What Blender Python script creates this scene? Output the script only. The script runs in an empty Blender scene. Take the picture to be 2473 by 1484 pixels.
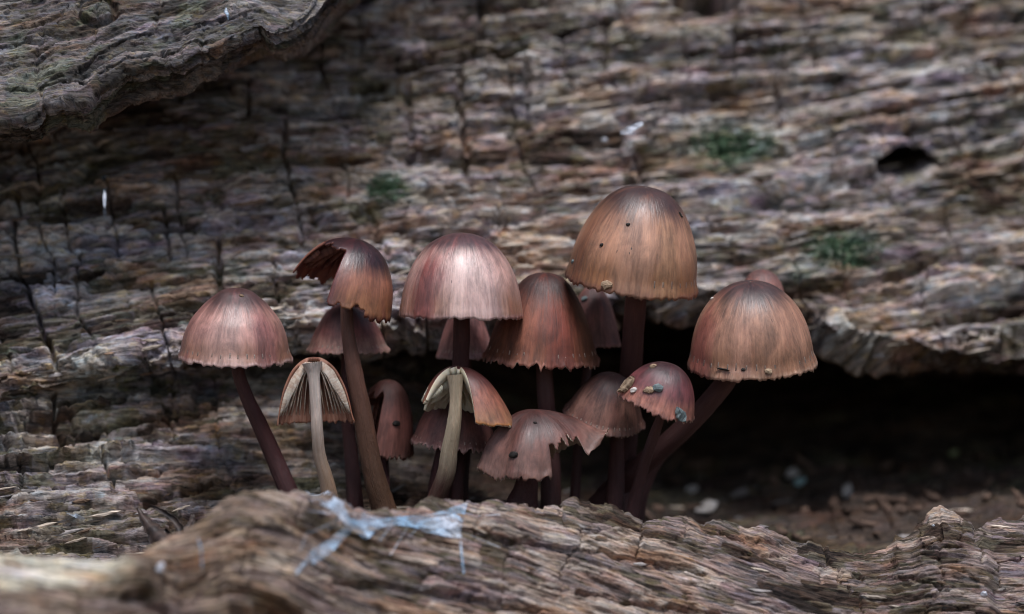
import bpy, math, random
import numpy as np
from mathutils import Vector, Matrix

SC = bpy.context.scene
COL = SC.collection
MM = 0.001                      # everything below is written in millimetres
R_ = math.radians

# ------------------------------------------------------------------ camera, sky, sun, exposure
DIST = 450.0                    # camera to the plane of the mushrooms (mm)
FRAME = 157.0                   # width of the view in that plane (mm)
cam_d = bpy.data.cameras.new('camera')
cam = bpy.data.objects.new('camera', cam_d)
COL.objects.link(cam)
cam.location = (0, -DIST * MM, 0)
cam.rotation_euler = (R_(90), 0, 0)
cam_d.sensor_width = 36.0
cam_d.lens = 36.0 * DIST / FRAME
cam_d.clip_start = 0.01
cam_d.clip_end = 500.0
cam_d.dof.use_dof = True
cam_d.dof.focus_distance = (DIST - 3.0) * MM
cam_d.dof.aperture_fstop = 10.0
SC.camera = cam

SUN_EL, SUN_AZ = 62.0, 172.0    # light comes from above, from behind the camera
world = bpy.data.worlds.new('World')
SC.world = world
world.use_nodes = True
wn = world.node_tree.nodes
wl = world.node_tree.links
wn.clear()
sky = wn.new('ShaderNodeTexSky')
sky.sky_type = 'NISHITA'
sky.sun_disc = False
sky.sun_elevation = R_(SUN_EL)
sky.sun_rotation = R_(SUN_AZ)
sky.air_density = 1.0
sky.dust_density = 2.5
bgn = wn.new('ShaderNodeBackground')
bgn.inputs['Strength'].default_value = 0.05
wo = wn.new('ShaderNodeOutputWorld')
wl.new(sky.outputs[0], bgn.inputs[0])
wl.new(bgn.outputs[0], wo.inputs[0])

sun_d = bpy.data.lights.new('sun', 'SUN')
sun_d.energy = 1.5
sun_d.angle = R_(22)
sun_d.color = (0.97, 0.965, 1.0)
sun = bpy.data.objects.new('sun', sun_d)
COL.objects.link(sun)
az, el = R_(SUN_AZ), R_(SUN_EL)
sdir = Vector((math.sin(az) * math.cos(el), math.cos(az) * math.cos(el), math.sin(el)))
sun.rotation_euler = sdir.to_track_quat('Z', 'Y').to_euler()
sun.location = sdir * 2.0

vs = SC.view_settings
vs.view_transform = 'Standard'
vs.look = 'None'
vs.gamma = 1.0
vs.use_curve_mapping = False
vs.exposure = 1.1
SC.render.engine = 'CYCLES'
SC.cycles.use_denoising = True
SC.cycles.filter_width = 1.0
SC.cycles.sample_clamp_indirect = 4.0
SC.cycles.max_bounces = 6
SC.cycles.diffuse_bounces = 3
SC.cycles.transparent_max_bounces = 8

# ------------------------------------------------------------------ helpers
KPX = FRAME / 2473.0            # mm per photo pixel (photo studied at 2473 px width)

def P(dx, dy, y):
    """photo pixel + depth (mm behind the focal plane) -> point in mm"""
    f = (DIST + y) / DIST
    return np.array([(dx - 1236.5) * KPX * f, y, (742.0 - dy) * KPX * f])

def px_of(x, y, z):
    f = DIST / (DIST + y)
    return x * f / KPX + 1236.5, 742.0 - z * f / KPX

def _h(ix, iy, seed):
    ix = ix.astype(np.int64); iy = iy.astype(np.int64)
    n = (ix * 374761393 + iy * 668265263 + seed * 1274126177) & 0xFFFFFFFF
    n = ((n ^ (n >> 13)) * 1274126177) & 0xFFFFFFFF
    n = ((n ^ (n >> 16)) * 2246822519) & 0xFFFFFFFF
    n = n ^ (n >> 15)
    return (n & 0xFFFFFF) / float(0xFFFFFF)

def vn(x, y, seed=0):
    """value noise, 0..1"""
    x = np.asarray(x, float); y = np.asarray(y, float)
    ix = np.floor(x); iy = np.floor(y)
    fx = x - ix; fy = y - iy
    fx = fx * fx * fx * (fx * (fx * 6 - 15) + 10); fy = fy * fy * fy * (fy * (fy * 6 - 15) + 10)
    a = _h(ix, iy, seed); b = _h(ix + 1, iy, seed)
    c = _h(ix, iy + 1, seed); d = _h(ix + 1, iy + 1, seed)
    return (a * (1 - fx) + b * fx) * (1 - fy) + (c * (1 - fx) + d * fx) * fy

def fbm(x, y, seed=0, o=4):
    s = 0.0; a = 0.5; t = 0.0
    for k in range(o):
        s = s + a * vn(x * 2 ** k + 17.3 * k, y * 2 ** k + 9.1 * k, seed + k); t += a; a *= 0.5
    return s / t

def voro(x, y, seed=0, jit=0.9):
    ix = np.floor(x); iy = np.floor(y)
    f1 = np.full(x.shape, 9.0); f2 = np.full(x.shape, 9.0); cid = np.zeros(x.shape)
    for a in (-1, 0, 1):
        for b in (-1, 0, 1):
            cx = ix + a; cy = iy + b
            px = cx + 0.5 + jit * (_h(cx, cy, seed) - 0.5)
            py = cy + 0.5 + jit * (_h(cx, cy, seed + 7) - 0.5)
            d = np.maximum(np.abs(px - x), np.abs(py - y)) * 0.6 + 0.4 * np.hypot(px - x, py - y)
            near = d < f1
            f2 = np.where(near, f1, np.minimum(f2, d))
            cid = np.where(near, _h(cx, cy, seed + 13), cid)
            f1 = np.where(near, d, f1)
    return f1, f2, cid

def sst(a, b, x):
    t = np.clip((x - a) / (b - a), 0, 1)
    return t * t * (3 - 2 * t)

def seg_dist(px, py, pts):
    d = np.full(px.shape, 1e9)
    for (ax, ay), (bx, by) in zip(pts[:-1], pts[1:]):
        vx, vy = bx - ax, by - ay
        t = np.clip(((px - ax) * vx + (py - ay) * vy) / (vx * vx + vy * vy), 0, 1)
        d = np.minimum(d, np.hypot(px - ax - t * vx, py - ay - t * vy))
    return d

def catmull(pts, n):
    pts = np.asarray(pts, float)
    q = np.vstack([2 * pts[0] - pts[1], pts, 2 * pts[-1] - pts[-2]])
    out = []
    m = len(pts) - 1
    for u in np.linspace(0, m, n):
        i = min(int(u), m - 1); t = u - i
        p0, p1, p2, p3 = q[i], q[i + 1], q[i + 2], q[i + 3]
        out.append(0.5 * ((2 * p1) + (-p0 + p2) * t + (2 * p0 - 5 * p1 + 4 * p2 - p3) * t * t + (-p0 + 3 * p1 - 3 * p2 + p3) * t ** 3))
    return np.array(out)

def mesh_np(name, V, F, smooth=True):
    """V (n,3) in mm, F (m,k) of one arity"""
    me = bpy.data.meshes.new(name)
    V = np.asarray(V, np.float32) * MM
    F = np.asarray(F, np.int32)
    me.vertices.add(len(V)); me.vertices.foreach_set('co', V.ravel())
    k = F.shape[1]
    me.loops.add(F.size); me.loops.foreach_set('vertex_index', F.ravel())
    me.polygons.add(len(F))
    me.polygons.foreach_set('loop_start', np.arange(0, F.size, k, dtype=np.int32))
    me.polygons.foreach_set('loop_total', np.full(len(F), k, np.int32))
    me.update(calc_edges=True)
    me.validate()
    me.polygons.foreach_set('use_smooth', np.full(len(me.polygons), smooth, bool))
    return me

def vattr(me, name, data):
    data = np.asarray(data, np.float32)
    if data.ndim == 1:
        a = me.attributes.new(name, 'FLOAT', 'POINT'); a.data.foreach_set('value', data)
    elif data.shape[1] == 3:
        a = me.attributes.new(name, 'FLOAT_VECTOR', 'POINT'); a.data.foreach_set('vector', data.ravel())
    else:
        a = me.attributes.new(name, 'FLOAT_COLOR', 'POINT'); a.data.foreach_set('color', data.ravel())

def link(name, me, mat=None, parent=None):
    o = bpy.data.objects.new(name, me)
    COL.objects.link(o)
    if mat is not None and me is not None and len(me.materials) == 0:
        me.materials.append(mat)
    if parent is not None:
        o.parent = parent
        o.matrix_parent_inverse = Matrix.Translation(-ROOTLOC[parent.name])
    return o

ROOTLOC = {}
def thing(name, loc_mm, label, cat, group=None):
    o = bpy.data.objects.new(name, None)
    COL.objects.link(o)
    o.empty_display_size = 0.005
    o.location = Vector([float(c) * MM for c in loc_mm])
    ROOTLOC[o.name] = o.location.copy()
    return tag(o, label, cat, group)

def tag(o, label, cat=None, group=None, kind=None):
    o['label'] = label
    if cat: o['category'] = cat
    if group: o['group'] = group
    if kind: o['kind'] = kind
    return o

class NT:
    """small wrapper for node building"""
    def __init__(s, name):
        s.m = bpy.data.materials.new(name); s.m.use_nodes = True
        s.t = s.m.node_tree; s.n = s.t.nodes; s.n.clear()
        s.out = s.n.new('ShaderNodeOutputMaterial')
        s.bsdf = s.n.new('ShaderNodeBsdfPrincipled')
        s.t.links.new(s.bsdf.outputs[0], s.out.inputs[0])
    def L(s, a, b): s.t.links.new(a, b)
    def put(s, sock, v):
        if isinstance(v, bpy.types.NodeSocket): s.L(v, sock)
        else: sock.default_value = v
    def attr(s, name, out='Vector'):
        a = s.n.new('ShaderNodeAttribute'); a.attribute_name = name
        return a.outputs[out]
    def vmul(s, v, k):
        a = s.n.new('ShaderNodeVectorMath'); a.operation = 'MULTIPLY'
        s.L(v, a.inputs[0]); a.inputs[1].default_value = k
        return a.outputs[0]
    def math(s, op, a, b=0.0, c=0.0, clamp=False):
        n = s.n.new('ShaderNodeMath'); n.operation = op; n.use_clamp = clamp
        s.put(n.inputs[0], a); s.put(n.inputs[1], b); s.put(n.inputs[2], c)
        return n.outputs[0]
    def noise(s, vec, scale=1.0, detail=4.0, rough=0.55, dist=0.0):
        n = s.n.new('ShaderNodeTexNoise')
        if vec is not None: s.L(vec, n.inputs['Vector'])
        n.inputs['Scale'].default_value = scale; n.inputs['Detail'].default_value = detail
        n.inputs['Roughness'].default_value = rough; n.inputs['Distortion'].default_value = dist
        return n.outputs[0]
    def mapr(s, v, a, b, c=0.0, d=1.0):
        n = s.n.new('ShaderNodeMapRange'); n.interpolation_type = 'SMOOTHSTEP'
        s.put(n.inputs[0], v)
        for i, k in enumerate((a, b, c, d)): n.inputs[i + 1].default_value = k
        return n.outputs[0]
    def mix(s, f, a, b, mode='MIX'):
        n = s.n.new('ShaderNodeMix'); n.data_type = 'RGBA'; n.blend_type = mode
        s.put(n.inputs[0], f)
        s.put(n.inputs[6], (*a, 1) if isinstance(a, tuple) and len(a) == 3 else a)
        s.put(n.inputs[7], (*b, 1) if isinstance(b, tuple) and len(b) == 3 else b)
        return n.outputs[2]
    def bump(s, h, dist_mm, strength=1.0, normal=None):
        n = s.n.new('ShaderNodeBump')
        n.inputs['Distance'].default_value = dist_mm * MM; n.inputs['Strength'].default_value = strength
        s.L(h, n.inputs['Height'])
        if normal is not None: s.L(normal, n.inputs['Normal'])
        return n.outputs[0]
    def set(s, **k):
        names = {'col': 'Base Color', 'rough': 'Roughness', 'spec': 'Specular IOR Level', 'normal': 'Normal', 'sss': 'Subsurface Weight',
                 'alpha': 'Alpha', 'trans': 'Transmission Weight', 'sheen': 'Sheen Weight'}
        for a, v in k.items():
            s.put(s.bsdf.inputs[names[a]], (*v, 1) if isinstance(v, tuple) and len(v) == 3 else v)
        return s

# ------------------------------------------------------------------ wood material (colour from stains and painted crevice shade, grain from noise)
def wood_material(name, gain=1.0, spec=0.35, gx=1.0, iso=1.0, tint=0.9):
    m = NT(name)
    gc = m.attr('gc')
    col = m.attr('wcol', 'Color')
    n1 = m.noise(m.vmul(gc, (0.22 * gx, 2.2, 1.0)), 1.0, 7, 0.68, 0.1)
    n2 = m.noise(m.vmul(gc, (2.6 * gx, 6.0, 2.0)), 1.0, 4, 0.65)
    n3 = m.noise(m.vmul(gc, (0.10, 0.5, 0.3)), 1.0, 5, 0.6)
    n4 = m.noise(m.vmul(gc, (0.9 * iso, 1.4, 1.0)), 1.0, 5, 0.65)
    k = m.math('ADD', m.mapr(n1, 0.34, 0.66, 0.26 * gain, 1.40 * gain), m.mapr(n2, 0.25, 0.75, -0.22 * gain, 0.25 * gain))
    c = m.mix(1.0, col, (0, 0, 0), 'MULTIPLY')
    mul = m.n.new('ShaderNodeVectorMath'); mul.operation = 'SCALE'
    m.L(col, mul.inputs[0]); m.L(k, mul.inputs['Scale'])
    c = mul.outputs[0]
    n6 = m.noise(m.vmul(gc, (0.05, 0.14, 0.1)), 1.0, 4, 0.6)
    c = m.mix(m.mapr(n6, 0.50, 0.64, 0, 0.8), c, m.mix(1.0, c, (0.80, 0.58, 0.42), 'MULTIPLY'))
    c = m.mix(m.mapr(n6, 0.47, 0.36, 0, 0.8), c, m.mix(1.0, c, (0.95, 0.94, 1.10), 'MULTIPLY'))
    n5 = m.noise(m.vmul(gc, (0.45 * iso, 1.0 * iso, 0.7)), 1.0, 4, 0.6)
    c = m.mix(m.mapr(n3, 0.50, 0.66, 0, tint), c, m.mix(1.0, c, (1.0, 0.86, 0.95), 'MULTIPLY'))
    c = m.mix(m.mapr(n5, 0.52, 0.66, 0, tint), c, m.mix(1.0, c, (0.84, 0.98, 1.10), 'MULTIPLY'))
    c = m.mix(m.mapr(n5, 0.46, 0.34, 0, tint), c, m.mix(1.0, c, (1.12, 1.02, 0.72), 'MULTIPLY'))
    c = m.mix(m.mapr(n4, 0.60, 0.75, 0, 0.6), c, m.mix(1.0, c, (0.60, 0.62, 0.40), 'MULTIPLY'))
    c = m.mix(m.mapr(n4, 0.42, 0.28, 0, 0.6), c, m.mix(1.0, c, (0.62, 0.46, 0.38), 'MULTIPLY'))
    b1 = m.bump(n1, 0.35)
    b2 = m.bump(n2, 0.22, 1.0, b1)
    m.set(col=c, rough=m.mapr(n4, 0.3, 0.7, 0.62, 0.9), spec=spec, normal=b2)
    return m.m

WOOD = wood_material('rotten_wood', 1.15)
WOOD2 = wood_material('weathered_wood', 1.0, 0.3, 0.75, 0.8, 0.5)

PAL = np.array([[0.54, 0.48, 0.43], [0.29, 0.265, 0.28], [0.40, 0.33, 0.32], [0.19, 0.18, 0.13], [0.10, 0.072, 0.058], [0.030, 0.023, 0.02], [0.68, 0.65, 0.62]])

def wood_color(g, c, ca, cb, cc, seed, dark=0.0):
    """stain colour per vertex: each block and fibre bundle has its own tone"""
    n = fbm(g / 22, c / 9, seed, 4)
    t = 0.42 * ca + 0.44 * cb + 0.20 * cc + 0.62 * n - 0.30
    t = (t - 0.5) * 1.35 + 0.53
    idx = np.clip(t, 0, 0.999)
    order = np.array([5, 4, 3, 1, 2, 0, 6])
    pos = np.array([0.0, 0.22, 0.36, 0.50, 0.62, 0.78, 1.0])
    out = np.stack([np.interp(idx, pos, PAL[order, k]) for k in range(3)], -1)
    v = (cb * 7.3 + cc * 3.1) % 1.0
    tint = np.stack([1 + 0.10 * (v - 0.5), 1 - 0.04 * (v - 0.5), 1 - 0.16 * (v - 0.5)], -1)
    return out * tint

def wood_height(g, c, seed, amp=1.0):
    """relief of decayed wood: plates, cubical blocks, fibres (mm)"""
    w = (fbm(g / 40, c / 18, seed + 1, 2) - 0.5) * 4.0 + (fbm(g / 8, c / 6, seed + 2, 3) - 0.5) * 0.9
    cw = c + w
    gw = g + (fbm(g / 9, c / 6, seed + 3, 3) - 0.5) * 5.0
    f1, f2, ca = voro(gw / 15.0, cw / 4.2, seed + 11)
    eA = f2 - f1
    f1, f2, cb = voro(gw / 6.4, cw / 1.5, seed + 12)
    eB = f2 - f1
    f1, f2, cc = voro(gw / 2.3, cw / 0.6, seed + 13)
    eC = f2 - f1
    big = (fbm(g / 38, c / 16, seed + 4, 4) - 0.5) * 5.0
    pl = fbm(g / 20, cw / 3.4, seed + 5, 4) * 7.0
    st = np.floor(pl); fr = pl - st
    terr = (st + sst(0.86, 1.0, fr)) * 0.8 - 2.8
    loose = fbm(g / 16, c / 9, seed + 21, 3)           # where the wood is crumbling
    rag = sst(0.40, 0.62, loose)
    h = big + terr
    h += (ca - 0.5) * 1.3 - 0.9 * sst(0.11, 0.0, eA) * sst(0.35, 0.55, vn(g / 9, c / 4, seed + 31))
    h += ((cb - 0.5) * 0.85 - 0.40 * sst(0.12, 0.0, eB)) * (0.35 + 0.9 * rag)
    h += ((cc - 0.5) * 0.42 - 0.22 * sst(0.2, 0.0, eC)) * (0.25 + 1.0 * rag)
    h += (fbm(gw / 9, cw / 0.62, seed + 6, 3) - 0.5) * 0.9 + (fbm(gw / 3.2, cw / 0.3, seed + 7, 2) - 0.5) * 0.35
    pit = vn(gw / 2.6, cw / 1.1, seed + 8)
    h -= 1.1 * sst(0.80, 0.95, pit) * (0.4 + rag)
    # checks: thin cracks across the grain
    u = g + (fbm(g / 14, c / 6.0, seed + 41, 4) - 0.5) * 4
    cell = np.floor(u / 7.5); off = _h(cell, cell * 0 + 3, seed + 42)
    dc = np.abs(u / 7.5 - cell - 0.2 - 0.6 * off) * 7.5
    ex = sst(0.57, 0.68, vn(cell * 3.7, c / 10.0, seed + 43))
    h -= 1.6 * sst(0.34, 0.06, dc) * ex
    return h * amp, ca, cb, cc

def make_cols(x0, x1, step, far, nfar):
    d = np.arange(x0, x1 + step * 0.5, step)
    e = (np.linspace(0, 1, nfar + 1)[1:] ** 1.7)
    lo = (x0 - far[0] * e)[::-1] if far[0] else np.array([])
    hi = x1 + far[1] * e if far[1] else np.array([])
    return np.concatenate([lo, d, hi])

def surface(cols, stations, npts, rows, smooth_it=6):
    """stations: list of (x_mm, [(y,z)...npts]); returns base X,Y,Z (nrow,ncol) interpolated along x and along the profile"""
    sx = np.array([s[0] for s in stations])
    prof = np.array([s[1] for s in stations])                 # (S,npts,2)
    ctl = np.empty((npts, 2, len(cols)))
    for k in range(npts):
        for q in range(2):
            ctl[k, q] = np.interp(cols, sx, prof[:, k, q])
    ts = []
    for k, n in enumerate(rows):
        ts += list(k + np.arange(n) / n)
    ts = np.array(ts + [len(rows)])
    i = np.minimum(ts.astype(int), npts - 2); f = (ts - i)[:, None]
    Y = ctl[i, 0] * (1 - f) + ctl[i + 1, 0] * f
    Z = ctl[i, 1] * (1 - f) + ctl[i + 1, 1] * f
    for _ in range(smooth_it):
        Y[1:-1] = (Y[:-2] + 2 * Y[1:-1] + Y[2:]) / 4
        Z[1:-1] = (Z[:-2] + 2 * Z[1:-1] + Z[2:]) / 4
    X = np.broadcast_to(cols, Y.shape).copy()
    return X, Y, Z, ts

def normals(X, Y, Z):
    def gr(A, ax): return np.gradient(A, axis=ax)
    a = np.stack([gr(X, 1), gr(Y, 1), gr(Z, 1)], -1)
    b = np.stack([gr(X, 0), gr(Y, 0), gr(Z, 0)], -1)
    n = np.cross(b, a)
    return n / (np.linalg.norm(n, axis=-1, keepdims=True) + 1e-9)

def grid_faces(nr, nc, flip=False):
    i = np.arange(nr * nc).reshape(nr, nc)
    a, b, c, d = i[:-1, :-1], i[1:, :-1], i[1:, 1:], i[:-1, 1:]
    q = np.stack([a, b, c, d] if not flip else [a, d, c, b], -1)
    return q.reshape(-1, 4)

def end_caps(X, Y, Z):
    """fan pieces that close the two ends of a profile sheet"""
    nr, nc = X.shape
    return [list(np.arange(nr) * nc), list((np.arange(nr) * nc + nc - 1)[::-1])]

# ------------------------------------------------------------------ ground
def build_ground():
    m = NT('forest_soil')
    tc = m.n.new('ShaderNodeTexCoord').outputs['Object']
    a = m.noise(tc, 60, 8, 0.65); b = m.noise(tc, 9, 5, 0.6)
    c = m.mix(m.mapr(a, 0.35, 0.7), (0.020, 0.013, 0.009), (0.085, 0.055, 0.035))
    c = m.mix(m.mapr(b, 0.5, 0.7, 0, 0.5), c, (0.035, 0.045, 0.018))
    m.set(col=c, rough=0.95, spec=0.2, normal=m.bump(a, 6.0))
    n = 121
    e = np.linspace(-1, 1, n)
    e = np.sign(e) * np.abs(e) ** 4 * 60000.0
    X, Y = np.meshgrid(e, e)
    rr = np.hypot(X, Y)
    Z = -82.0 + (fbm(X / 400, Y / 400, 5, 4) - 0.5) * 200 * sst(500, 3000, rr)
    F = grid_faces(n, n, True)
    me = mesh_np('forest_floor', np.stack([X, Y, Z], -1).reshape(-1, 3), F)
    o = link('forest_floor', me, m.m)
    tag(o, 'dark forest soil that the logs lie on', None, None, 'structure')
build_ground()

# ------------------------------------------------------------------ the big rotting log behind the mushrooms
LIP = np.array([  # photo x, lip pixel y, lip depth, recess depth, pixel y + depth of the recess foot, pixel y + depth of the floor front
    [-1500, 985,  9,  1.5, 1010, 10, 1360, -9],
    [-150,  985,  9,  1.5, 1010, 10, 1355, -9],
    [ 60,   950,  9,  2.0,  970, 10, 1355, -9],
    [ 140,  938, 10,  4.0,  975, 13, 1352, -8],
    [ 300,  902, 12,  7.0,  950, 17, 1345, -5],
    [ 440,  874, 14, 10.0,  925, 21, 1345,  -1],
    [ 600,  866, 15, 14.0,  925, 24, 1345,   2],
    [ 760,  858, 17, 20.0,  930, 28, 1345,   3],
    [ 930,  850, 19, 26.0,  950, 34, 1340,   4],
    [1080,  835, 21, 36.0, 1000, 44, 1330,   5],
    [1250,  845, 23, 52.0, 1080, 58, 1325,   6],
    [1400,  822, 25, 66.0, 1120, 72, 1325,   7],
    [1600,  775, 27, 80.0, 1130, 84, 1325,   8],
    [1800,  800, 28, 86.0, 1125, 88, 1335,  10],
    [2000,  872, 28, 86.0, 1100, 88, 1345,  11],
    [2200,  910, 29, 86.0, 1075, 86, 1345,  11],
    [2473,  942, 30, 84.0, 1060, 84, 1330,  10],
    [2700,  950, 30, 84.0, 1060, 84, 1330,  10],
    [4200,  950, 30, 84.0, 1060, 84, 1330,  10]], float)

def build_log():
    root = thing('rotting_log', (0, 120, -82), 'big crumbling grey-brown rotten log with cracked grain rising behind the mushrooms', 'log')
    st = []
    for dx, ld, ly, d, ed, ey, fd, fy in LIP:
        q = sst(0, 2473, np.array(dx)) * 1.0
        yA = 46 + 16 * q
        lip = P(dx, ld, ly); x = lip[0]
        zt = P(dx, -150, yA)[2]
        zm = P(dx, ld - 430, ly + 15)[2]
        foot = P(dx, ed, ey); fl = P(dx, fd, fy)
        pts = [(210, -84), (235, 0), (205, 85), (130, zt + 22), (yA, zt), (ly + 13 + 4 * q, zm), (ly, lip[2] + 3 + 3.0 * min(1, d / 40)), (ly + 1.0 + 7 * min(1, d / 40), lip[2]),
               (ly + d, lip[2] + 2.0 + 0.03 * d), (ey, foot[2]), ((ey + fy) * 0.5, (foot[2] + fl[2]) * 0.5 - 1.0), (fy, fl[2]), (fy - 12 - 14 * float(sst(1200, 600, np.array(dx))), fl[2] - 1.5), (fy - 28, -84)]
        st.append((x, pts))
    cols = make_cols(-92, 93, 0.215, (260, 260), 16)
    rows = [5, 6, 8, 26, 245, 240, 44, 50, 36, 70, 70, 16, 5]
    X, Y, Z, ts = surface(cols, st, 14, rows)
    N = normals(X, Y, Z)
    a = R_(10.5)
    s = -Z - 0.5 * Y
    g = X * math.cos(a) - s * math.sin(a)
    c = X * math.sin(a) + s * math.cos(a)
    h, ca, cb, cc = wood_height(g, c, 3)
    DX, DY = px_of(X, Y, Z)
    wall = (ts >= 4)[:, None] & (ts <= 7.0)[:, None] & np.ones(X.shape, bool)
    floor = sst(8.6, 9.4, ts)[:, None]
    jx = (fbm(X / 2.0, s / 2.0, 71, 3) - 0.5) * 22; jy = (fbm(X / 2.0, s / 2.0, 72, 3) - 0.5) * 22
    hole = np.hypot((DX - 2192 + jx * 0.5) / 78.0, (DY - 404 - (DX - 2192) * -0.08 + jy * 0.5) / np.where(DY < 404, 52, 36.0))
    hd = sst(1.0, 0.80, hole) * wall
    gap = sst(1.0, 0.5, np.hypot((DX - 1705 + jx) / 95.0, (DY + 8 + jy) / 42.0))
    h = np.where(wall, h * (1 - hd) - 20 * gap, h)
    for (bx, by, rw, rh, am) in [(430, 800, 240, 60, 2.0), (900, 690, 420, 60, 1.5), (300, 1010, 300, 60, -1.5), (1500, 640, 300, 50, -1.5), (780, 180, 300, 90, -5), (2150, 720, 420, 60, -2.2),
                             (2200, 560, 480, 70, 1.8), (1200, 250, 260, 120, 1.8)]:
        h = h + np.where(wall, am * np.exp(-((DX - bx) / rw) ** 2 - ((DY - by) / rh) ** 2), 0)
    pl = fbm(g / 24, c / 2.6, 95, 4) * 8; ps = np.floor(pl)
    h = h + ((ps + sst(0.88, 1, pl - ps)) * 1.0 - 4.0) * sst(8.7, 9.2, ts)[:, None]
    def strata(per, seed, am, seg=11.0, wob=0.7):
        q = c / per + (fbm(g / 45, c / 16, seed, 3) - .5) * 3.0 + (fbm(g / 6, c / 3, seed + 4, 4) - .5) * wob
        pid = np.floor(q); f = q - pid
        k = _h(pid, np.floor(g / seg + _h(pid, pid * 0, seed + 2) * 9 + (fbm(g / 5, c / 2, seed + 5, 2) - .5) * 11.0 / seg), seed + 1)
        return (f ** 1.5 * sst(1.0, 0.88, f) - 0.35) * am * (0.10 + 1.5 * k * k)
    low = sst(8.7, 9.2, ts)[:, None]
    h = h * (1 - 0.35 * low) + (strata(3.6, 410, 3.4, 26, 0.5) + strata(1.7, 415, 1.3, 15, 0.5)) * low + strata(2.4, 420, 0.55, 16, 0.5) + np.where(wall, strata(7.5, 430, 2.0, 34, 0.4), 0)
    # named cracks and the knot hole, as the photo shows them
    cracks = [([(42, 470), (28, 560), (45, 650), (72, 720), (100, 790), (130, 870), (142, 935)], 6, 2.2),
              ([(137, 930), (133, 1000), (150, 1080)], 6, 2.5),
              ([(252, 430), (268, 520), (286, 612)], 4, 1.3), ([(392, 490), (400, 560), (412, 625)], 5, 1.4),
              ([(686, 280), (690, 400), (715, 500), (732, 580)], 6, 1.5), ([(525, 560), (528, 700)], 8, 2.0),
              ([(1113, 140), (1110, 250), (1132, 360), (1125, 420)], 9, 2.0), ([(1155, -40), (1160, 110), (1113, 145)], 9, 2.0),
              ([(985, 200), (990, 300), (1000, 380)], 8, 1.4), ([(1270, 160), (1275, 320)], 8, 1.2),
              ([(955, 130), (1000, 152), (1100, 142), (1350, 92), (1520, 48), (1640, 40)], 8, 2.2),
              ([(1700, 540), (1780, 505), (1900, 462), (2040, 428), (2110, 418)], 8, 2.2),
              ([(2250, 405), (2340, 378), (2473, 352), (2600, 330)], 7, 2.2),
              ([(1740, 120), (1900, 70)], 9, 1.2), ([(880, 500), (940, 620)], 7, 1.0), ([(1880, 180), (1885, 300)], 8, 1.2),
              ([(720, 610), (860, 570)], 6, 1.2), ([(340, 690), (520, 660), (600, 640)], 5, 1.1)]
    cracks += [([(150, 930), (300, 900), (440, 872), (560, 866)], 7, 3.0), ([(0, 1010), (130, 985)], 6, 2.0), ([(150, 985), (330, 960), (520, 930)], 7, 2.5), ([(400, 985), (560, 950), (640, 940)], 7, 2.2),
               ([(0, 1060), (180, 1045), (330, 1010), (480, 990)], 7, 2.2), ([(120, 1110), (300, 1085), (450, 1060)], 6, 2.0), ([(60, 1180), (250, 1150), (420, 1120), (600, 1085)], 6, 2.0), ([(200, 1230), (340, 1200), (460, 1165), (640, 1140)], 7, 2.2), ([(0, 1130), (110, 1120)], 5, 1.6),
               ([(245, 1090), (270, 1150), (275, 1180)], 4, 1.6), ([(1250, 480), (1500, 440), (1660, 420)], 7, 1.6), ([(560, 770), (700, 740), (740, 730)], 6, 1.5), ([(950, 560), (1100, 535), (1300, 520)], 7, 1.4), ([(1900, 700), (2150, 660), (2473, 610)], 9, 1.8),
               ([(2000, 790), (2250, 760), (2473, 720)], 9, 2.0), ([(850, 190), (960, 195)], 12, 2.2), ([(1720, 240), (1880, 215)], 8, 1.5), ([(0, 700), (140, 668), (240, 660)], 5, 1.3), ([(150, 600), (330, 560), (420, 545)], 5, 1.2), ([(2000, 300), (2200, 262), (2473, 215)], 9, 1.6)]
    lowr = ((ts >= 8.6) & (ts <= 11.5))[:, None]
    for pts, wpx, dep in cracks:
        dd = seg_dist(DX + jx, DY + jy, pts)
        h = np.where(wall | lowr, h - 1.5 * dep * sst(wpx * 1.25, wpx * 0.35, dd), h)
    far = 1 - 0.75 * sst(92, 130, np.abs(X))
    edge = np.minimum(sst(0.0, 1.0, ts), sst(13.0, 12.0, ts))[:, None]
    h = h * far * edge
    h = np.where(ts[:, None] < 4, h * 1.5, h)
    k = np.stack([N[..., 0] * 0.35, N[..., 1], N[..., 2]], -1)
    V = np.stack([X, Y, Z], -1) + k * h[..., None]
    V[..., 1] += 42 * hd; V[..., 2] += 9 * hd
    # wood colours: pale bleached blocks, wet brown patches, algae, plus painted crevice shade
    C = wood_color(g, c, ca, cb, cc, 77)
    wet = sst(0.46, 0.62, fbm(g / 30, c / 10, 91, 4))
    brown = np.array([0.19, 0.115, 0.07])
    C = C * (1 - 0.22 * wet[..., None]) + brown * 0.22 * wet[..., None]
    rot = (sst(6.9, 7.3, ts)[:, None] * sst(-45, -5, X)) * 0.75 + 0.25 * sst(6.9, 7.3, ts)[:, None]  # darkens recess, crevice and floor below the lip to stand in for shade
    shade_col = np.array([0.06, 0.042, 0.032])
    C = C * (1 - rot[..., None]) + (shade_col * (0.5 + cb + 0.5 * cc)[..., None]) * rot[..., None]
    up = sst(560, 160, DY + 0.28 * DX - 90) * sst(820, 560, DX)          # brown wood in a sloping band below the overhang
    C = C * (1 - 0.5 * up[..., None]) + brown * (0.6 + 0.6 * cb)[..., None] * 0.5 * up[..., None]
    alg = 0
    for (bx, by, rw, rh, am) in [(930, 452, 55, 34, .8), (1765, 350, 100, 40, .95), (2030, 610, 95, 42, .8), (580, 660, 45, 24, .4), (1950, 655, 60, 20, .5), (260, 900, 160, 60, .25)]:
        alg = np.maximum(alg, am * np.exp(-(((DX - bx + jx * 1.5) / rw) ** 2 + ((DY - by + jy * 1.5) / rh) ** 2) ** 1.5))
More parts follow.
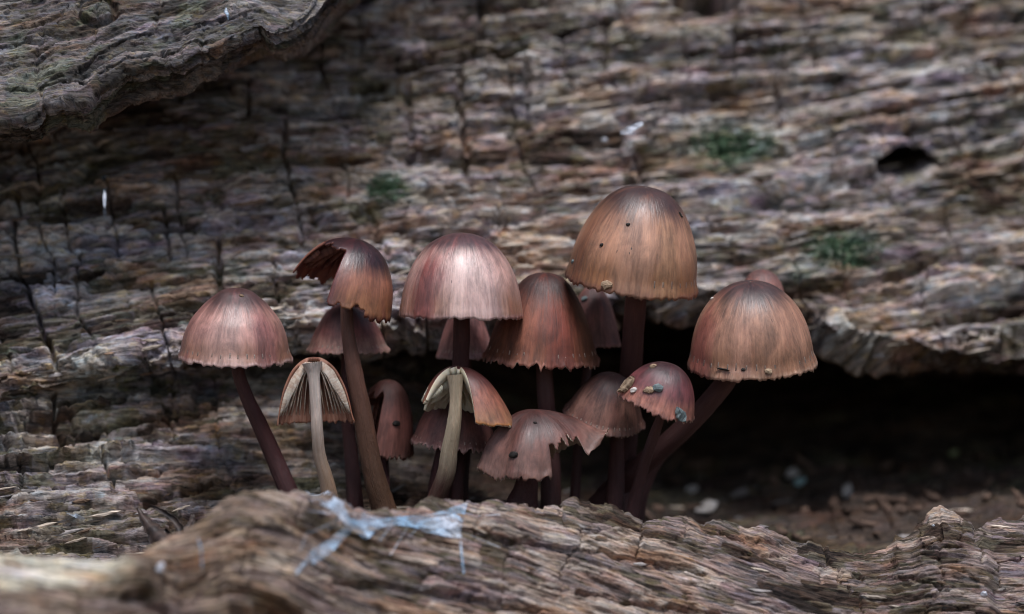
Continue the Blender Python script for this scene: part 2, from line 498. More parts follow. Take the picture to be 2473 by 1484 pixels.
    alg = alg * sst(0.3, 0.6, vn(g / 1.2, c / 0.7, 55) * 0.6 + 0.35)
    C = C * (1 - alg[..., None]) + np.array([0.07, 0.16, 0.075]) * alg[..., None]
    olive = sst(0.52, 0.70, fbm(g / 12, c / 5, 66, 4)) * 0.30
    C = C * (1 - olive[..., None]) + np.array([0.19, 0.19, 0.10]) * olive[..., None]
    nr, nc = X.shape
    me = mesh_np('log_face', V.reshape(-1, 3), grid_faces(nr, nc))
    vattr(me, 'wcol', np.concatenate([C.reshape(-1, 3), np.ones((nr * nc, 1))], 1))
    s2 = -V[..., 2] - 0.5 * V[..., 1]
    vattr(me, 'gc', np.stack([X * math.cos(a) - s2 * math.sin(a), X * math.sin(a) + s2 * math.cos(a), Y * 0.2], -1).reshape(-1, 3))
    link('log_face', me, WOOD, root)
    # sawn-off ends far outside the view
    for ci in (0, nc - 1):
        pts = V[:, ci].copy()
        mid = pts.mean(0)
        m2 = mesh_np('log_end', np.vstack([pts, mid[None]]), [[i, (i + 1) % nr, nr] for i in range(nr)])
        vattr(m2, 'wcol', np.tile([0.3, 0.2, 0.12, 1.0], (nr + 1, 1))); vattr(m2, 'gc', np.vstack([pts, mid[None]]))
        link('log_end', m2, WOOD, root)
    return root

LOG = build_log()

def build_overhang(root):
    """thick slab of the log's outer wood that still hangs over the face, upper end"""
    ln = np.array([[-2500, 430, -4], [-300, 425, -5], [-150, 388, -5], [0, 346, -4], [150, 302, -3], [300, 258, -2], [450, 216, 0], [560, 172, 2], [650, 134, 4], [740, 92, 6], [830, 25, 9], [900, -60, 14],
                   [980, -170, 22], [1060, -300, 34]], float)
    st = []
    for dx, ld, ly in ln:
        lip = P(dx, ld, ly); x = lip[0]
        e1 = P(dx, ld - 46, ly - 2.0)
        top = P(dx, min(-260, ld - 260), ly + 12)
        rr = 0.5 + 1.1 * float(vn(np.array([dx / 130.0]), np.array([0.5]), 61)[0])
        pts = [(90, lip[2] + 12), (95, max(top[2] + 8, 80)), (40, top[2] + 14), (ly + 12, top[2]), (ly - 2.0, e1[2] + 1.0), (ly - 2 + 3.5 * rr, e1[2] - 0.3), (ly + 4.5, lip[2]), (ly + 10, lip[2] + 0.8), (ly + 48, lip[2] + 9), (90, lip[2] + 12)]
        st.append((x, pts))
    cols = make_cols(-92, 2, 0.2, (150, 0), 12)
    rows = [3, 5, 8, 190, 20, 36, 26, 40, 4]
    X, Y, Z, ts = surface(cols, st, 10, rows, 2)
    N = normals(X, Y, Z)
    DX, DY = px_of(X, Y, Z)
    al = np.concatenate([np.zeros((1, X.shape[1])), np.cumsum(np.hypot(np.diff(Y, axis=0), np.diff(Z, axis=0)), 0)], 0)
    s = al - al[np.searchsorted(ts, 4.0)][None]
    g = X.copy(); c = s + (fbm(X / 25, X * 0, 299, 3) - .5)[0][None] * 6
    w = (fbm(g / 18, c / 10, 201, 3) - 0.5) * 5
    h0, ca, cb, cc = wood_height(g, c, 210, 1.0)
    flake = fbm(g / 6, (c + w) / 2.2, 203, 5) * 6; fs = np.floor(flake); ff = flake - fs
    h = h0 * 0.32 + (fs + sst(0.8, 1, ff)) * 0.33 - 1.0 + (fbm(g / 5, (c + w) / 0.5, 204, 4) - 0.5) * 0.8 + (fbm(g / 26, c / 14, 205, 3) - 0.5) * 4 + (fbm(g / 5, c / 4, 206, 4) - 0.5) * 1.6 * sst(4.1, 4.8, ts)[:, None]
    jag = (fbm(X / 11, X * 0 + 3, 207, 5) - 0.5) * 5.0 + (np.floor(vn(X / 2.6, X * 0, 208) * 4) - 1.5) * 0.35
    ed = sst(3.2, 4.2, ts)[:, None] * sst(8.0, 7.0, ts)[:, None]
    jx = (fbm(X / 2.0, s / 2.0, 271, 3) - 0.5) * 24; jy = (fbm(X / 2.0, s / 2.0, 272, 3) - 0.5) * 24
    for pts, wpx, dep in [([(160, 10), (140, 60)], 4, 1.0), ([(440, 70), (520, 65), (590, 50)], 4, .9), ([(625, 85), (640, 120)], 5, 1.5), ([(240, 190), (370, 150), (500, 120)], 5, 1.2),
                          ([(0, 120), (100, 95)], 4, .9), ([(350, 90), (240, 130), (180, 170)], 5, 1.0), ([(20, 215), (170, 190), (260, 195)], 4, .9)]:
        h = h - dep * sst(wpx, wpx * 0.3, seg_dist(DX + jx, DY + jy, pts))
    kn = np.hypot((DX - 232) / 46, (DY - 30) / 28)
    h = h + 0.7 * sst(1.05, 0.7, kn) - 1.2 * sst(0.3, 0.0, np.abs(kn - 1.0))
    edge = np.minimum(sst(0.0, 2.5, ts), sst(9.0, 8.4, ts))[:, None]
    V = np.stack([X, Y, Z], -1) + N * (h * edge)[..., None]
    V[..., 2] += jag * ed * sst(3.6, 4.0, ts)[:, None]
    C = wood_color(g, c + w, ca * 0.5 + 0.25, cb, cc, 277)
    grey = np.array([0.14, 0.135, 0.13])
    C = C * 0.40 + grey * (0.45 + 0.6 * cb * vn(g / 3, c / .8, 280) + 0.30 * cc)[..., None] * 0.60
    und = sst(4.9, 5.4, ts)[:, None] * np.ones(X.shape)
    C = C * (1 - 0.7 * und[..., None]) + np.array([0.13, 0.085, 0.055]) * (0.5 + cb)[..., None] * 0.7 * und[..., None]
    al = sst(0.58, 0.74, fbm(g / 5, c / 3, 290, 4)) * 0.5
    C = C * (1 - al[..., None]) + np.array([0.16, 0.19, 0.12]) * al[..., None]
    nr, nc = X.shape
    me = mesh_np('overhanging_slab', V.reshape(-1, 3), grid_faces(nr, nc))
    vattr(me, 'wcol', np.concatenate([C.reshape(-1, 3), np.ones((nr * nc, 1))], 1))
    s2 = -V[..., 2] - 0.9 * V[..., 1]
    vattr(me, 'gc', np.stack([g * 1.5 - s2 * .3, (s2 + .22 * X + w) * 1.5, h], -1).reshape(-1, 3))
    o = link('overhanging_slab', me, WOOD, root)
    o['label'] = 'grey weathered outer wood jutting out over the rotten face'
build_overhang(LOG)

# ------------------------------------------------------------------ split piece of wood in front of the mushrooms
RIDGE = np.array([[-1600, 1345, -30], [-300, 1345, -30], [0, 1338, -30], [200, 1345, -30], [300, 1352, -30], [335, 1334, -30], [370, 1312, -30], [430, 1285, -29], [480, 1258, -28], [530, 1210, -27], [570, 1192, -27], [620, 1181, -26],
                  [720, 1184, -24], [800, 1200, -22], [860, 1222, -21], [920, 1228, -20], [1000, 1222, -18], [1060, 1210, -17], [1130, 1206, -16], [1220, 1211, -15], [1300, 1214, -13],
                  [1360, 1208, -12], [1410, 1206, -11], [1460, 1216, -10], [1510, 1234, -9], [1560, 1245, -8], [1590, 1238, -8], [1640, 1246, -7], [1700, 1257, -6], [1760, 1262, -5], [1830, 1275, -5], [1900, 1298, -4], [1985, 1322, -3],
                  [2060, 1323, -2], [2110, 1327, -2], [2148, 1316, -2], [2158, 1294, -2], [2192, 1290, -2], [2210, 1258, -2], [2236, 1241, -2], [2270, 1230, -2], [2308, 1243, -2], [2332, 1260, -2],
                  [2362, 1282, -2], [2385, 1256, 2], [2405, 1247, 2], [2473, 1236, 2], [2650, 1228, 2], [4000, 1240, 2]], float)

RIDGE[:, 2] *= 1 + 0.42 * sst(1500, 700, RIDGE[:, 0])

def build_slab():
    root = thing('split_log', (0, -30, -82), 'weathered split log with a humped ragged edge lying in front of the mushrooms', 'log')
    st = []
    for dx, rd, ry in RIDGE:
        r = P(dx, rd, ry); x = r[0]
        lft = float(sst(420, 250, np.array(dx)))
        f1 = P(dx, rd + 62, ry - 5 - 9 * lft)
        f2 = P(dx, 1500, ry - 12 - 8 * lft)
        f3 = P(dx, 1640, ry - 20 - 6 * lft)
        pts = [(ry + 9, -84), (ry + 7, r[2] - 14), (ry + 3.2, r[2] - 2.0), (ry, r[2]), (f1[1], f1[2]), (f2[1], f2[2]), (f3[1], f3[2]), (f3[1] - 6, -84)]
        st.append((x, pts))
    cols = make_cols(-90, 90, 0.21, (250, 250), 14)
    rows = [6, 14, 12, 60, 130, 24, 5]
    X, Y, Z, ts = surface(cols, st, 8, rows, 2)
    N = normals(X, Y, Z)
    DX, DY = px_of(X, Y, Z)
    a = R_(-8)
    rz = np.interp(X[0], [P(r[0], r[1], r[2])[0] for r in RIDGE], [P(*r)[2] for r in RIDGE])
    kk = np.exp(-np.linspace(-2.5, 2.5, 181) ** 2); kk /= kk.sum()
    rz = np.convolve(np.pad(rz, 90, 'edge'), kk, 'valid')
    s = -(Z - 0.75 * rz[None]) - 0.5 * Y
    g = X * math.cos(a) - s * math.sin(a); c = X * math.sin(a) + s * math.cos(a)
    h0, ca, cb, cc = wood_height(g, c, 310, 1.0)
    w = (fbm(g / 22, c / 10, 301, 3) - 0.5) * 3
    h = h0 * 0.40 + (fbm(g / 16, (c + w) / 1.3, 302, 5) - 0.5) * 1.3 + (fbm(g / 5, (c + w) / 0.45, 303, 3) - 0.5) * 0.4 + (fbm(g / 24, c / 12, 305, 3) - 0.5) * 2.2
    jx = (fbm(X / 2.0, s / 2.0, 371, 3) - 0.5) * 20; jy = (fbm(X / 2.0, s / 2.0, 372, 3) - 0.5) * 20
    for pts, wpx, dep in [([(1990, 1322), (2003, 1355), (2025, 1375), (2035, 1410)], 5, 1.6), ([(2352, 1275), (2370, 1320), (2372, 1365)], 4, 1.3), ([(2060, 1390), (2200, 1405), (2290, 1420)], 4, 1.0),
                          ([(1800, 1330), (1900, 1340), (2000, 1370), (2100, 1392)], 4, 1.1), ([(2412, 1420), (2408, 1360), (2473, 1355)], 3, 1.0), ([(1740, 1290), (1850, 1305), (1930, 1320)], 5, 1.2),
                          ([(300, 1440), (360, 1445), (410, 1470), (420, 1500)], 14, 3.0), ([(1560, 1245), (1556, 1290), (1540, 1340)], 5, 1.2), ([(2040, 1420), (2070, 1445), (2085, 1475)], 4, 1.0), ([(820, 1400), (1000, 1420), (1300, 1470)], 12, 1.6),
                          ([(1350, 1215), (1365, 1260)], 6, 1.0), ([(1200, 1300), (1450, 1330), (1700, 1390)], 8, 1.3), ([(1400, 1430), (1650, 1470), (1800, 1500)], 9, 1.8), ([(2150, 1330), (2330, 1318)], 4, 1.0)]:
        h = h - dep * sst(wpx, wpx * 0.3, seg_dist(DX + jx, DY + jy, pts))
    h = h - 6 * np.exp(-((DX - 460) / 60) ** 2 - ((DY - 1400) / 40) ** 2) - 5 * np.exp(-((DX - 640) / 160) ** 2 - ((DY - 1500) / 50) ** 2) + 3 * np.exp(-((DX - 330) / 60) ** 2 - ((DY - 1400) / 40) ** 2)
    edge = np.minimum(sst(0.0, 1.0, ts), sst(7.0, 6.2, ts))[:, None]
    near = np.exp(-((ts - 3.0) / 0.35) ** 2)[:, None]
    h = h * (1 - 0.65 * near)
    V = np.stack([X, Y, Z], -1) + N * (h * edge)[..., None]
    jag = (fbm(X / 2.4, X * 0 + 2, 333, 4) - 0.5) * 1.6 + (np.floor(vn(X / 3.1, X * 0, 334) * 3) - 1) * 0.35
    V[..., 2] += jag * np.exp(-((ts - 3.0) / 0.5) ** 2)[:, None] * sst(300, 700, DX)
    C = wood_color(g, c + w, ca * 0.6 + 0.2, cb, cc, 377)
    C = C * np.array([0.82, 0.72, 0.65])
    tan = np.array([0.33, 0.235, 0.15])
    lf = sst(1100, 500, DX)
    C = C * (1 - 0.55 * lf[..., None]) + tan * (0.5 + 0.7 * cb * ca + 0.3 * cc)[..., None] * 0.55 * lf[..., None]
    fresh = sst(330, 300, DX + jx) * sst(1428, 1402, DY + jy + 0.05 * DX) * sst(2.9, 3.1, ts)[:, None]
    C = C * (1 - 0.9 * fresh[..., None]) + np.array([0.76, 0.71, 0.57]) * (0.8 + 0.3 * cb)[..., None] * 0.9 * fresh[..., None]
    nr, nc = X.shape
    me = mesh_np('split_face', V.reshape(-1, 3), grid_faces(nr, nc))
    vattr(me, 'wcol', np.concatenate([C.reshape(-1, 3), np.ones((nr * nc, 1))], 1))
    vattr(me, 'gc', np.stack([g * 1.2, (c + w + (V[..., 2] - Z) * -1 - (V[..., 1] - Y) * .6) * 1.2, h], -1).reshape(-1, 3))
    link('split_face', me, WOOD2, root)
    for ci in (0, nc - 1):
        pts = V[:, ci].copy(); mid = pts.mean(0)
        m2 = mesh_np('log_end', np.vstack([pts, mid[None]]), [[i, (i + 1) % nr, nr] for i in range(nr)])
        vattr(m2, 'wcol', np.tile([0.3, 0.2, 0.12, 1.0], (nr + 1, 1))); vattr(m2, 'gc', np.vstack([pts, mid[None]]))
        link('log_end', m2, WOOD2, root)
    return root
SLAB = build_slab()

bpy.context.view_layer.update()
DG = bpy.context.evaluated_depsgraph_get()
CAMP = Vector((0, -DIST * MM, 0))

def hit(dx, dy):
    """first surface seen through a photo pixel: point (mm), normal, object"""
    p = P(dx, dy, 0.0)
    d = (Vector([float(c) * MM for c in p]) - CAMP).normalized()
    ok, loc, nor, idx, ob, mt = SC.ray_cast(DG, CAMP, d)
    return (np.array(loc) / MM, np.array(nor), ob) if ok else (None, None, None)

def drop(x, y, z=-32.0):
    """height of the wood below a point (mm)"""
    ok, loc, nor, idx, ob, mt = SC.ray_cast(DG, Vector((x * MM, y * MM, z * MM)), Vector((0, 0, -1)))
    return loc.z / MM if ok else -45.0

# ------------------------------------------------------------------ mushrooms
def cap_material(name, apex, mid, low, rim, stain=(0.16, 0.05, 0.035), stain_amt=0.4, n_str=58, stripes=0.5, rough=0.42, seed=0.0, coat=0.25, ramp=(0.32, 0.64), bands=(), deep=(0.84, 0.64, 0.58)):
    m = NT(name)
    cc = m.attr('capc')
    sep = m.n.new('ShaderNodeSeparateXYZ'); m.L(cc, sep.inputs[0])
    v = sep.outputs[2]
    off = m.n.new('ShaderNodeVectorMath'); off.operation = 'ADD'; off.inputs[1].default_value = (seed * 3.1, seed * 1.7, seed)
    m.L(cc, off.inputs[0]); co = off.outputs[0]
    big = m.noise(m.vmul(co, (1.6, 1.6, 1.5)), 1.0, 4, 0.6, 0.6)
    st1 = m.noise(m.vmul(co, (11, 11, 2.0)), 1.0, 4, 0.6, 0.2)
    st2 = m.noise(m.vmul(co, (34, 34, 7.0)), 1.0, 4, 0.65, 0.5)
    mot = m.noise(m.vmul(co, (9, 9, 12)), 1.0, 5, 0.7)
    vv = m.math('ADD', v, m.math('MULTIPLY', m.math('SUBTRACT', st1, 0.5), 0.20))
    vv = m.math('ADD', vv, m.math('MULTIPLY', m.math('SUBTRACT', big, 0.5), 0.18))
    c = m.mix(m.mapr(vv, ramp[0] + 0.05, ramp[1] + 0.05), tuple(q * 0.6 for q in apex), tuple(q * 1.22 for q in mid))
    c = m.mix(m.mapr(vv, 0.68, 0.92), c, low)
    c = m.mix(m.mapr(m.math('ADD', v, m.math('MULTIPLY', m.math('SUBTRACT', st2, 0.5), 0.05)), 0.955, 0.99), c, rim)
    c = m.mix(m.mapr(big, 0.50, 0.66, 0, stain_amt), c, stain)
    ang = m.math('ARCTAN2', sep.outputs[1], sep.outputs[0])
    for bt, bw, bam, bcol in [(a_, b_, c_, tuple(q * 1.1 for q in d_)) for a_, b_, c_, d_ in bands]:                      # dark watery streaks, and pale bands that paint in the broad highlight
        d = m.math('ABSOLUTE', m.math('SUBTRACT', m.math('ADD', ang, m.math('MULTIPLY', m.math('SUBTRACT', st1, 0.5), 0.35)), R_((bt + 180) % 360 - 180)))
        f = m.math('MULTIPLY', m.mapr(d, R_(bw), R_(bw * 0.35), 0, bam), m.mapr(vv, 0.38, 0.62))
        c = m.mix(f, c, bcol)
    ph = m.math('ADD', m.math('MULTIPLY', ang, float(n_str)), m.math('MULTIPLY', st1, 14.0))
    sw = m.math('MULTIPLY', m.math('ADD', m.math('SINE', ph), 1.0), 0.5)
    sw = m.math('MULTIPLY', m.math('POWER', sw, 1.6), m.mapr(mot, 0.35, 0.65, 0.15, 0.75))
    sm = m.math('MULTIPLY', sw, m.mapr(vv, 0.60, 0.95, 0, stripes))
    c = m.mix(sm, c, m.mix(1.0, c, (0.48, 0.36, 0.30), 'MULTIPLY'))
    k = m.math('ADD', m.mapr(st1, 0.3, 0.7, 0.90, 1.08), m.mapr(st2, 0.25, 0.75, -0.16, 0.16))
    big2 = m.noise(m.vmul(co, (3.2, 3.2, 3.0)), 1.0, 5, 0.65, 0.8)
    k = m.math('ADD', k, m.mapr(mot, 0.3, 0.7, -0.13, 0.13))
    k = m.math('ADD', k, m.mapr(big2, 0.32, 0.68, -0.34, 0.26))
    mul = m.n.new('ShaderNodeVectorMath'); mul.operation = 'SCALE'; m.L(c, mul.inputs[0]); m.L(k, mul.inputs['Scale'])
    speck = m.noise(m.vmul(co, (16, 16, 14)), 1.0, 1, 0.4)
    c = m.mix(1.0, mul.outputs[0], deep, 'MULTIPLY')
    c = m.mix(m.mapr(speck, 0.78, 0.81, 0, 0.9), c, (0.03, 0.018, 0.012))
    b = m.bump(st2, 0.07, 0.8)
    b = m.bump(sm, -0.05, 1.0, b)
    b = m.bump(st1, 0.05, 0.7, b)
    b = m.bump(mot, 0.05, 0.8, b)
    m.set(col=c, rough=m.math('ADD', m.mapr(st2, 0.3, 0.7, rough - 0.07, rough + 0.12), m.mapr(v, 0.5, 0.9, 0, 0.12)), spec=0.55, normal=b, sss=0.12)
    m.bsdf.inputs['Coat Weight'].default_value = coat
    m.bsdf.inputs['Coat Roughness'].default_value = 0.52
    m.bsdf.inputs['Coat IOR'].default_value = 1.55
    m.L(b, m.bsdf.inputs['Coat Normal'])
    m.bsdf.inputs['Subsurface Radius'].default_value = (1.0, 0.45, 0.25)
    m.bsdf.inputs['Subsurface Scale'].default_value = 0.0012
    return m.m

def flesh_material(name, a, b):
    m = NT(name)
    cc = m.attr('capc')
    n = m.noise(m.vmul(cc, (9, 9, 3)), 1.0, 5, 0.6, 0.4)
    n2 = m.noise(m.vmul(cc, (30, 30, 8)), 1.0, 3, 0.6)
    c = m.mix(m.mapr(n, 0.35, 0.65), a, b)
    m.set(col=c, rough=0.6, spec=0.35, normal=m.bump(n2, 0.12), sss=0.2)
    m.bsdf.inputs['Subsurface Radius'].default_value = (1.0, 0.5, 0.3)
    m.bsdf.inputs['Subsurface Scale'].default_value = 0.0012
    return m.m

def stem_material(name, top, bot, streak=0.6, lo=0.15, hi=0.8):
    m = NT(name)
    sc = m.attr('capc')
    sep = m.n.new('ShaderNodeSeparateXYZ'); m.L(sc, sep.inputs[0])
    n = m.noise(m.vmul(sc, (3.5, 3.5, 3.0)), 1.0, 5, 0.6)
    n2 = m.noise(m.vmul(sc, (9, 9, 60)), 1.0, 4, 0.65)
    n3 = m.noise(m.vmul(sc, (14, 14, 4)), 1.0, 4, 0.6)
    c = m.mix(m.math('ADD', m.mapr(sep.outputs[2], lo, hi), m.math('MULTIPLY', m.math('SUBTRACT', n, 0.5), 0.6), clamp=True), top, bot)
    c = m.mix(m.mapr(n3, 0.5, 0.75, 0, streak), c, m.mix(1.0, c, (0.5, 0.35, 0.3), 'MULTIPLY'))
    n4 = m.noise(m.vmul(sc, (2.0, 2.0, 7.0)), 1.0, 5, 0.7)
    c = m.mix(m.mapr(n4, 0.48, 0.70, 0, 0.45), c, m.mix(1.0, c, (1.9, 1.75, 1.7), 'MULTIPLY'))
    c = m.mix(m.mapr(n2, 0.60, 0.78, 0, 0.35), c, (0.36, 0.25, 0.23))
    b = m.bump(n3, 0.16); b = m.bump(n2, 0.14, 1.0, b)
    m.set(col=c, rough=0.5, spec=0.4, normal=b, sss=0.1)
    m.bsdf.inputs['Subsurface Radius'].default_value = (1.0, 0.4, 0.25)
    m.bsdf.inputs['Subsurface Scale'].default_value = 0.001
    return m.m

M1P = [(0, 0), (.14, .010), (.29, .05), (.43, .13), (.56, .215), (.67, .31), (.76, .395), (.84, .49), (.93, .66), (.98, .83), (1.0, 1.0)]
BELL = [(0, 0), (.16, .012), (.32, .055), (.46, .12), (.60, .21), (.73, .34), (.84, .50), (.92, .67), (.975, .84), (1.0, 1.0)]
DOME = [(0, 0), (.20, .018), (.40, .075), (.57, .16), (.71, .28), (.83, .43), (.92, .60), (.975, .78), (1.0, .92), (.995, 1.0)]
CONE = [(0, 0), (.15, .01), (.30, .05), (.43, .12), (.56, .22), (.68, .36), (.79, .53), (.89, .71), (.96, .87), (1.0, 1.0)]
UMBO = [(0, 0), (.10, .008), (.22, .05), (.36, .14), (.52, .24), (.68, .36), (.82, .50), (.92, .66), (.98, .83), (1.0, 1.0)]

def prof_fn(tab, n=120):
    p = catmull(tab, n); p[:, 0] = np.maximum(p[:, 0], 0)
    s = np.concatenate([[0], np.cumsum(np.hypot(*np.diff(p, axis=0).T))]); s /= s[-1]
    return lambda v: (np.interp(v, s, p[:, 0]), np.interp(v, s, p[:, 1]))

def cap_grid(R, H, tab, nth, nv, seed, und=0.03, flare=0.02, jag=0.35, shape=None):
    th = np.linspace(0, 2 * np.pi, nth, endpoint=False)
    v = np.linspace(0.004, 1, nv) ** 0.9
    TH, V = np.meshgrid(th, v)
    pr, ph = prof_fn(tab)(V)
    r = R * pr; z = -H * ph
    cx, sx = np.cos(TH), np.sin(TH)
    lo = fbm(cx * 1.1 + 5, sx * 1.1 + V * .6, seed, 3) - 0.5
    r = r * (1 + und * 3.0 * lo * V)
    fl = sst(0.90, 1.0, V)
    loc = 0.4 + 1.2 * vn(cx * 2 + 3, sx * 2 + 7, seed + 3)
    r = r + flare * R * fl * loc
    j = fbm(cx * 9 + 20, sx * 9 + 20, seed + 5, 3) - 0.5
    t = vn(cx * 22, sx * 22 + 9, seed + 6)
    z = z - sst(0.80, 1.0, V) * (j * 0.9 * jag) - sst(0.955, 1.0, V) * jag * 1.5 * (t - 0.35)
    r = r + sst(0.94, 1.0, V) * (vn(cx * 26, sx * 26, seed + 8) - 0.5) * 0.5 * jag
    x, y = r * cx, r * sx
    if shape is not None:
        x, y, z = shape(TH, V, x, y, z, R, H)
    return TH, V, np.stack([x, y, z], -1)

def cap_mesh(name, TH, V, Pt, thick, mask, M, keep_v=None):
    nv, nth = TH.shape
    du = np.roll(Pt, -1, 1) - np.roll(Pt, 1, 1); dv = np.gradient(Pt, axis=0)
    n = np.cross(dv, du); n /= np.linalg.norm(n, axis=-1, keepdims=True) + 1e-9
    tk = thick * (1 - 0.72 * sst(0.2, 1.0, V))
    inn = Pt - n * tk[..., None]
    keep = np.ones((nv - 1, nth), bool)
    if mask is not None:
        vm = (V[:-1] + V[1:]) / 2; tm = TH[:-1] + np.pi / nth
        keep = mask(tm, vm)
    idx = np.arange(nv * nth).reshape(nv, nth)
    jn = (np.arange(nth) + 1) % nth
    a = idx[:-1]; b = idx[1:]; c = idx[1:][:, jn]; d = idx[:-1][:, jn]
    out = np.stack([a, b, c, d], -1)[keep]
    n0 = nv * nth
    inner = np.stack([a, d, c, b], -1)[keep] + n0
    e = np.concatenate([out[:, [0, 1]], out[:, [1, 2]], out[:, [2, 3]], out[:, [3, 0]]])
    key = np.sort(e, 1); kk = key[:, 0].astype(np.int64) * (n0 + 1) + key[:, 1]
    u, inv, cnt = np.unique(kk, return_inverse=True, return_counts=True)
    be = e[cnt[inv] == 1]
    side = np.stack([be[:, 1], be[:, 0], be[:, 0] + n0, be[:, 1] + n0], -1)
    VV = np.vstack([Pt.reshape(-1, 3), inn.reshape(-1, 3)])
    F = np.vstack([out, inner, side])
    mi = np.concatenate([np.zeros(len(out)), np.ones(len(inner)), np.ones(len(side))]).astype(np.int32)
    used = np.zeros(len(VV), bool); used[F.ravel()] = True
    re = np.cumsum(used) - 1
    F = re[F]
    CC = np.stack([np.cos(TH), np.sin(TH), V], -1).reshape(-1, 3); CC = np.vstack([CC, CC])[used]
    VV = VV[used]
    Vw = VV @ np.array(M.to_3x3()).T + np.array(M.translation)
    me = mesh_np(name, Vw, F)
    me.polygons.foreach_set('material_index', mi[:len(me.polygons)])
    vattr(me, 'capc', CC)
    return me, inn

def gill_blade(name, inn, j, V, depth, M, v0=0.16, v1=0.97, n=12, halfw=0.07):
    """one gill hanging from the inside of the cap along meridian j"""
    nv = len(V)
    ii = np.linspace(np.searchsorted(V[:, 0], v0), nv - 1 - (nv - np.searchsorted(V[:, 0], v1)), n).astype(int)
    e = inn[ii, j]
    nxt = inn[ii, (j + 1) % inn.shape[1]]
    tng = nxt - e; tng /= np.linalg.norm(tng, axis=1, keepdims=True) + 1e-9
    mer = np.gradient(e, axis=0); nor = np.cross(mer, tng); nor /= np.linalg.norm(nor, axis=1, keepdims=True) + 1e-9
    cen = np.array([0, 0, 1.0])
    tow = -e * np.array([1, 1, 0]); sg = np.sign((nor * (tow + np.array([0, 0, -1]))).sum(1, keepdims=True)); nor = nor * sg
    t = np.linspace(0, 1, n)
    dep = depth * (np.sin(np.pi * np.clip(t * 0.9 + 0.1, 0, 1)) ** 0.7)[:, None]
    top = e - nor * 0.12
    w = tng * halfw
    ring = np.stack([top - w * 1.4, top + w * 1.4, e + nor * dep + w * 0.5, e + nor * dep - w * 0.5], 1)      # (n,4,3)
    VV = ring.reshape(-1, 3)
    F = []
    for i in range(n - 1):
        for k in range(4):
            F.append([i * 4 + k, i * 4 + (k + 1) % 4, (i + 1) * 4 + (k + 1) % 4, (i + 1) * 4 + k])
    F.append([3, 2, 1, 0]); F.append([(n - 1) * 4 + k for k in range(4)])
    CC = np.repeat(np.stack([np.cos(j * .37) + t, np.sin(j * .37) + t * .3, t], 1), 4, 0)
    return VV @ np.array(M.to_3x3()).T + np.array(M.translation), np.array(F), CC

def tube_mesh(name, pts, rad, seed, nseg=24, n=60, rough=0.05):
    c = catmull(pts, n); r = catmull(np.array(rad)[:, None], n)[:, 0]
    tg = np.gradient(c, axis=0); tg /= np.linalg.norm(tg, axis=1, keepdims=True)
    ref = np.array([0.0, 1.0, 0.0])
    a = np.cross(ref, tg); a /= np.linalg.norm(a, axis=1, keepdims=True); b = np.cross(tg, a)
    th = np.linspace(0, 2 * np.pi, nseg, endpoint=False)
    L = np.concatenate([[0], np.cumsum(np.linalg.norm(np.diff(c, axis=0), axis=1))])
    TH, LL = np.meshgrid(th, L)
    rr = r[:, None] * (1 + rough * 3 * (fbm(np.cos(TH) * 1.5 + seed, np.sin(TH) * 1.5 + LL / 4, seed, 3) - 0.5) + rough * (vn(TH * 8 / np.pi * 2, LL * 3, seed + 2) - .5))
    V = c[:, None] + (a[:, None] * np.cos(TH)[..., None] + b[:, None] * np.sin(TH)[..., None]) * rr[..., None]
    idx = np.arange(n * nseg).reshape(n, nseg); jn = (np.arange(nseg) + 1) % nseg
    F = np.stack([idx[:-1], idx[:-1][:, jn], idx[1:][:, jn], idx[1:]], -1).reshape(-1, 4)
    me = mesh_np(name, V.reshape(-1, 3), F)
    vattr(me, 'capc', np.stack([np.cos(TH), np.sin(TH), LL / L[-1]], -1).reshape(-1, 3))
    return me

FLESH = flesh_material('pale_gill_flesh', (0.42, 0.30, 0.25), (0.62, 0.50, 0.42))
FLESH_DARK = flesh_material('dark_gill_flesh', (0.10, 0.035, 0.03), (0.22, 0.09, 0.06))
FLESH_CREAM = flesh_material('cream_torn_flesh', (0.62, 0.54, 0.38), (0.72, 0.66, 0.54))
STEM_RED = stem_material('wine_red_stem', (0.085, 0.030, 0.029), (0.045, 0.015, 0.016))
STEM_ROSE = stem_material('rose_brown_stem', (0.125, 0.058, 0.052), (0.075, 0.030, 0.030))
STEM_TAN = stem_material('tan_stem', (0.58, 0.50, 0.45), (0.33, 0.22, 0.145), 0.5, 0.05, 0.6)
STEM_BROWN = stem_material('brown_stem', (0.16, 0.075, 0.055), (0.085, 0.045, 0.026))
STEM_TWO = stem_material('cream_to_brown_stem', (0.42, 0.34, 0.24), (0.065, 0.028, 0.022), 0.5, 0.34, 0.60)

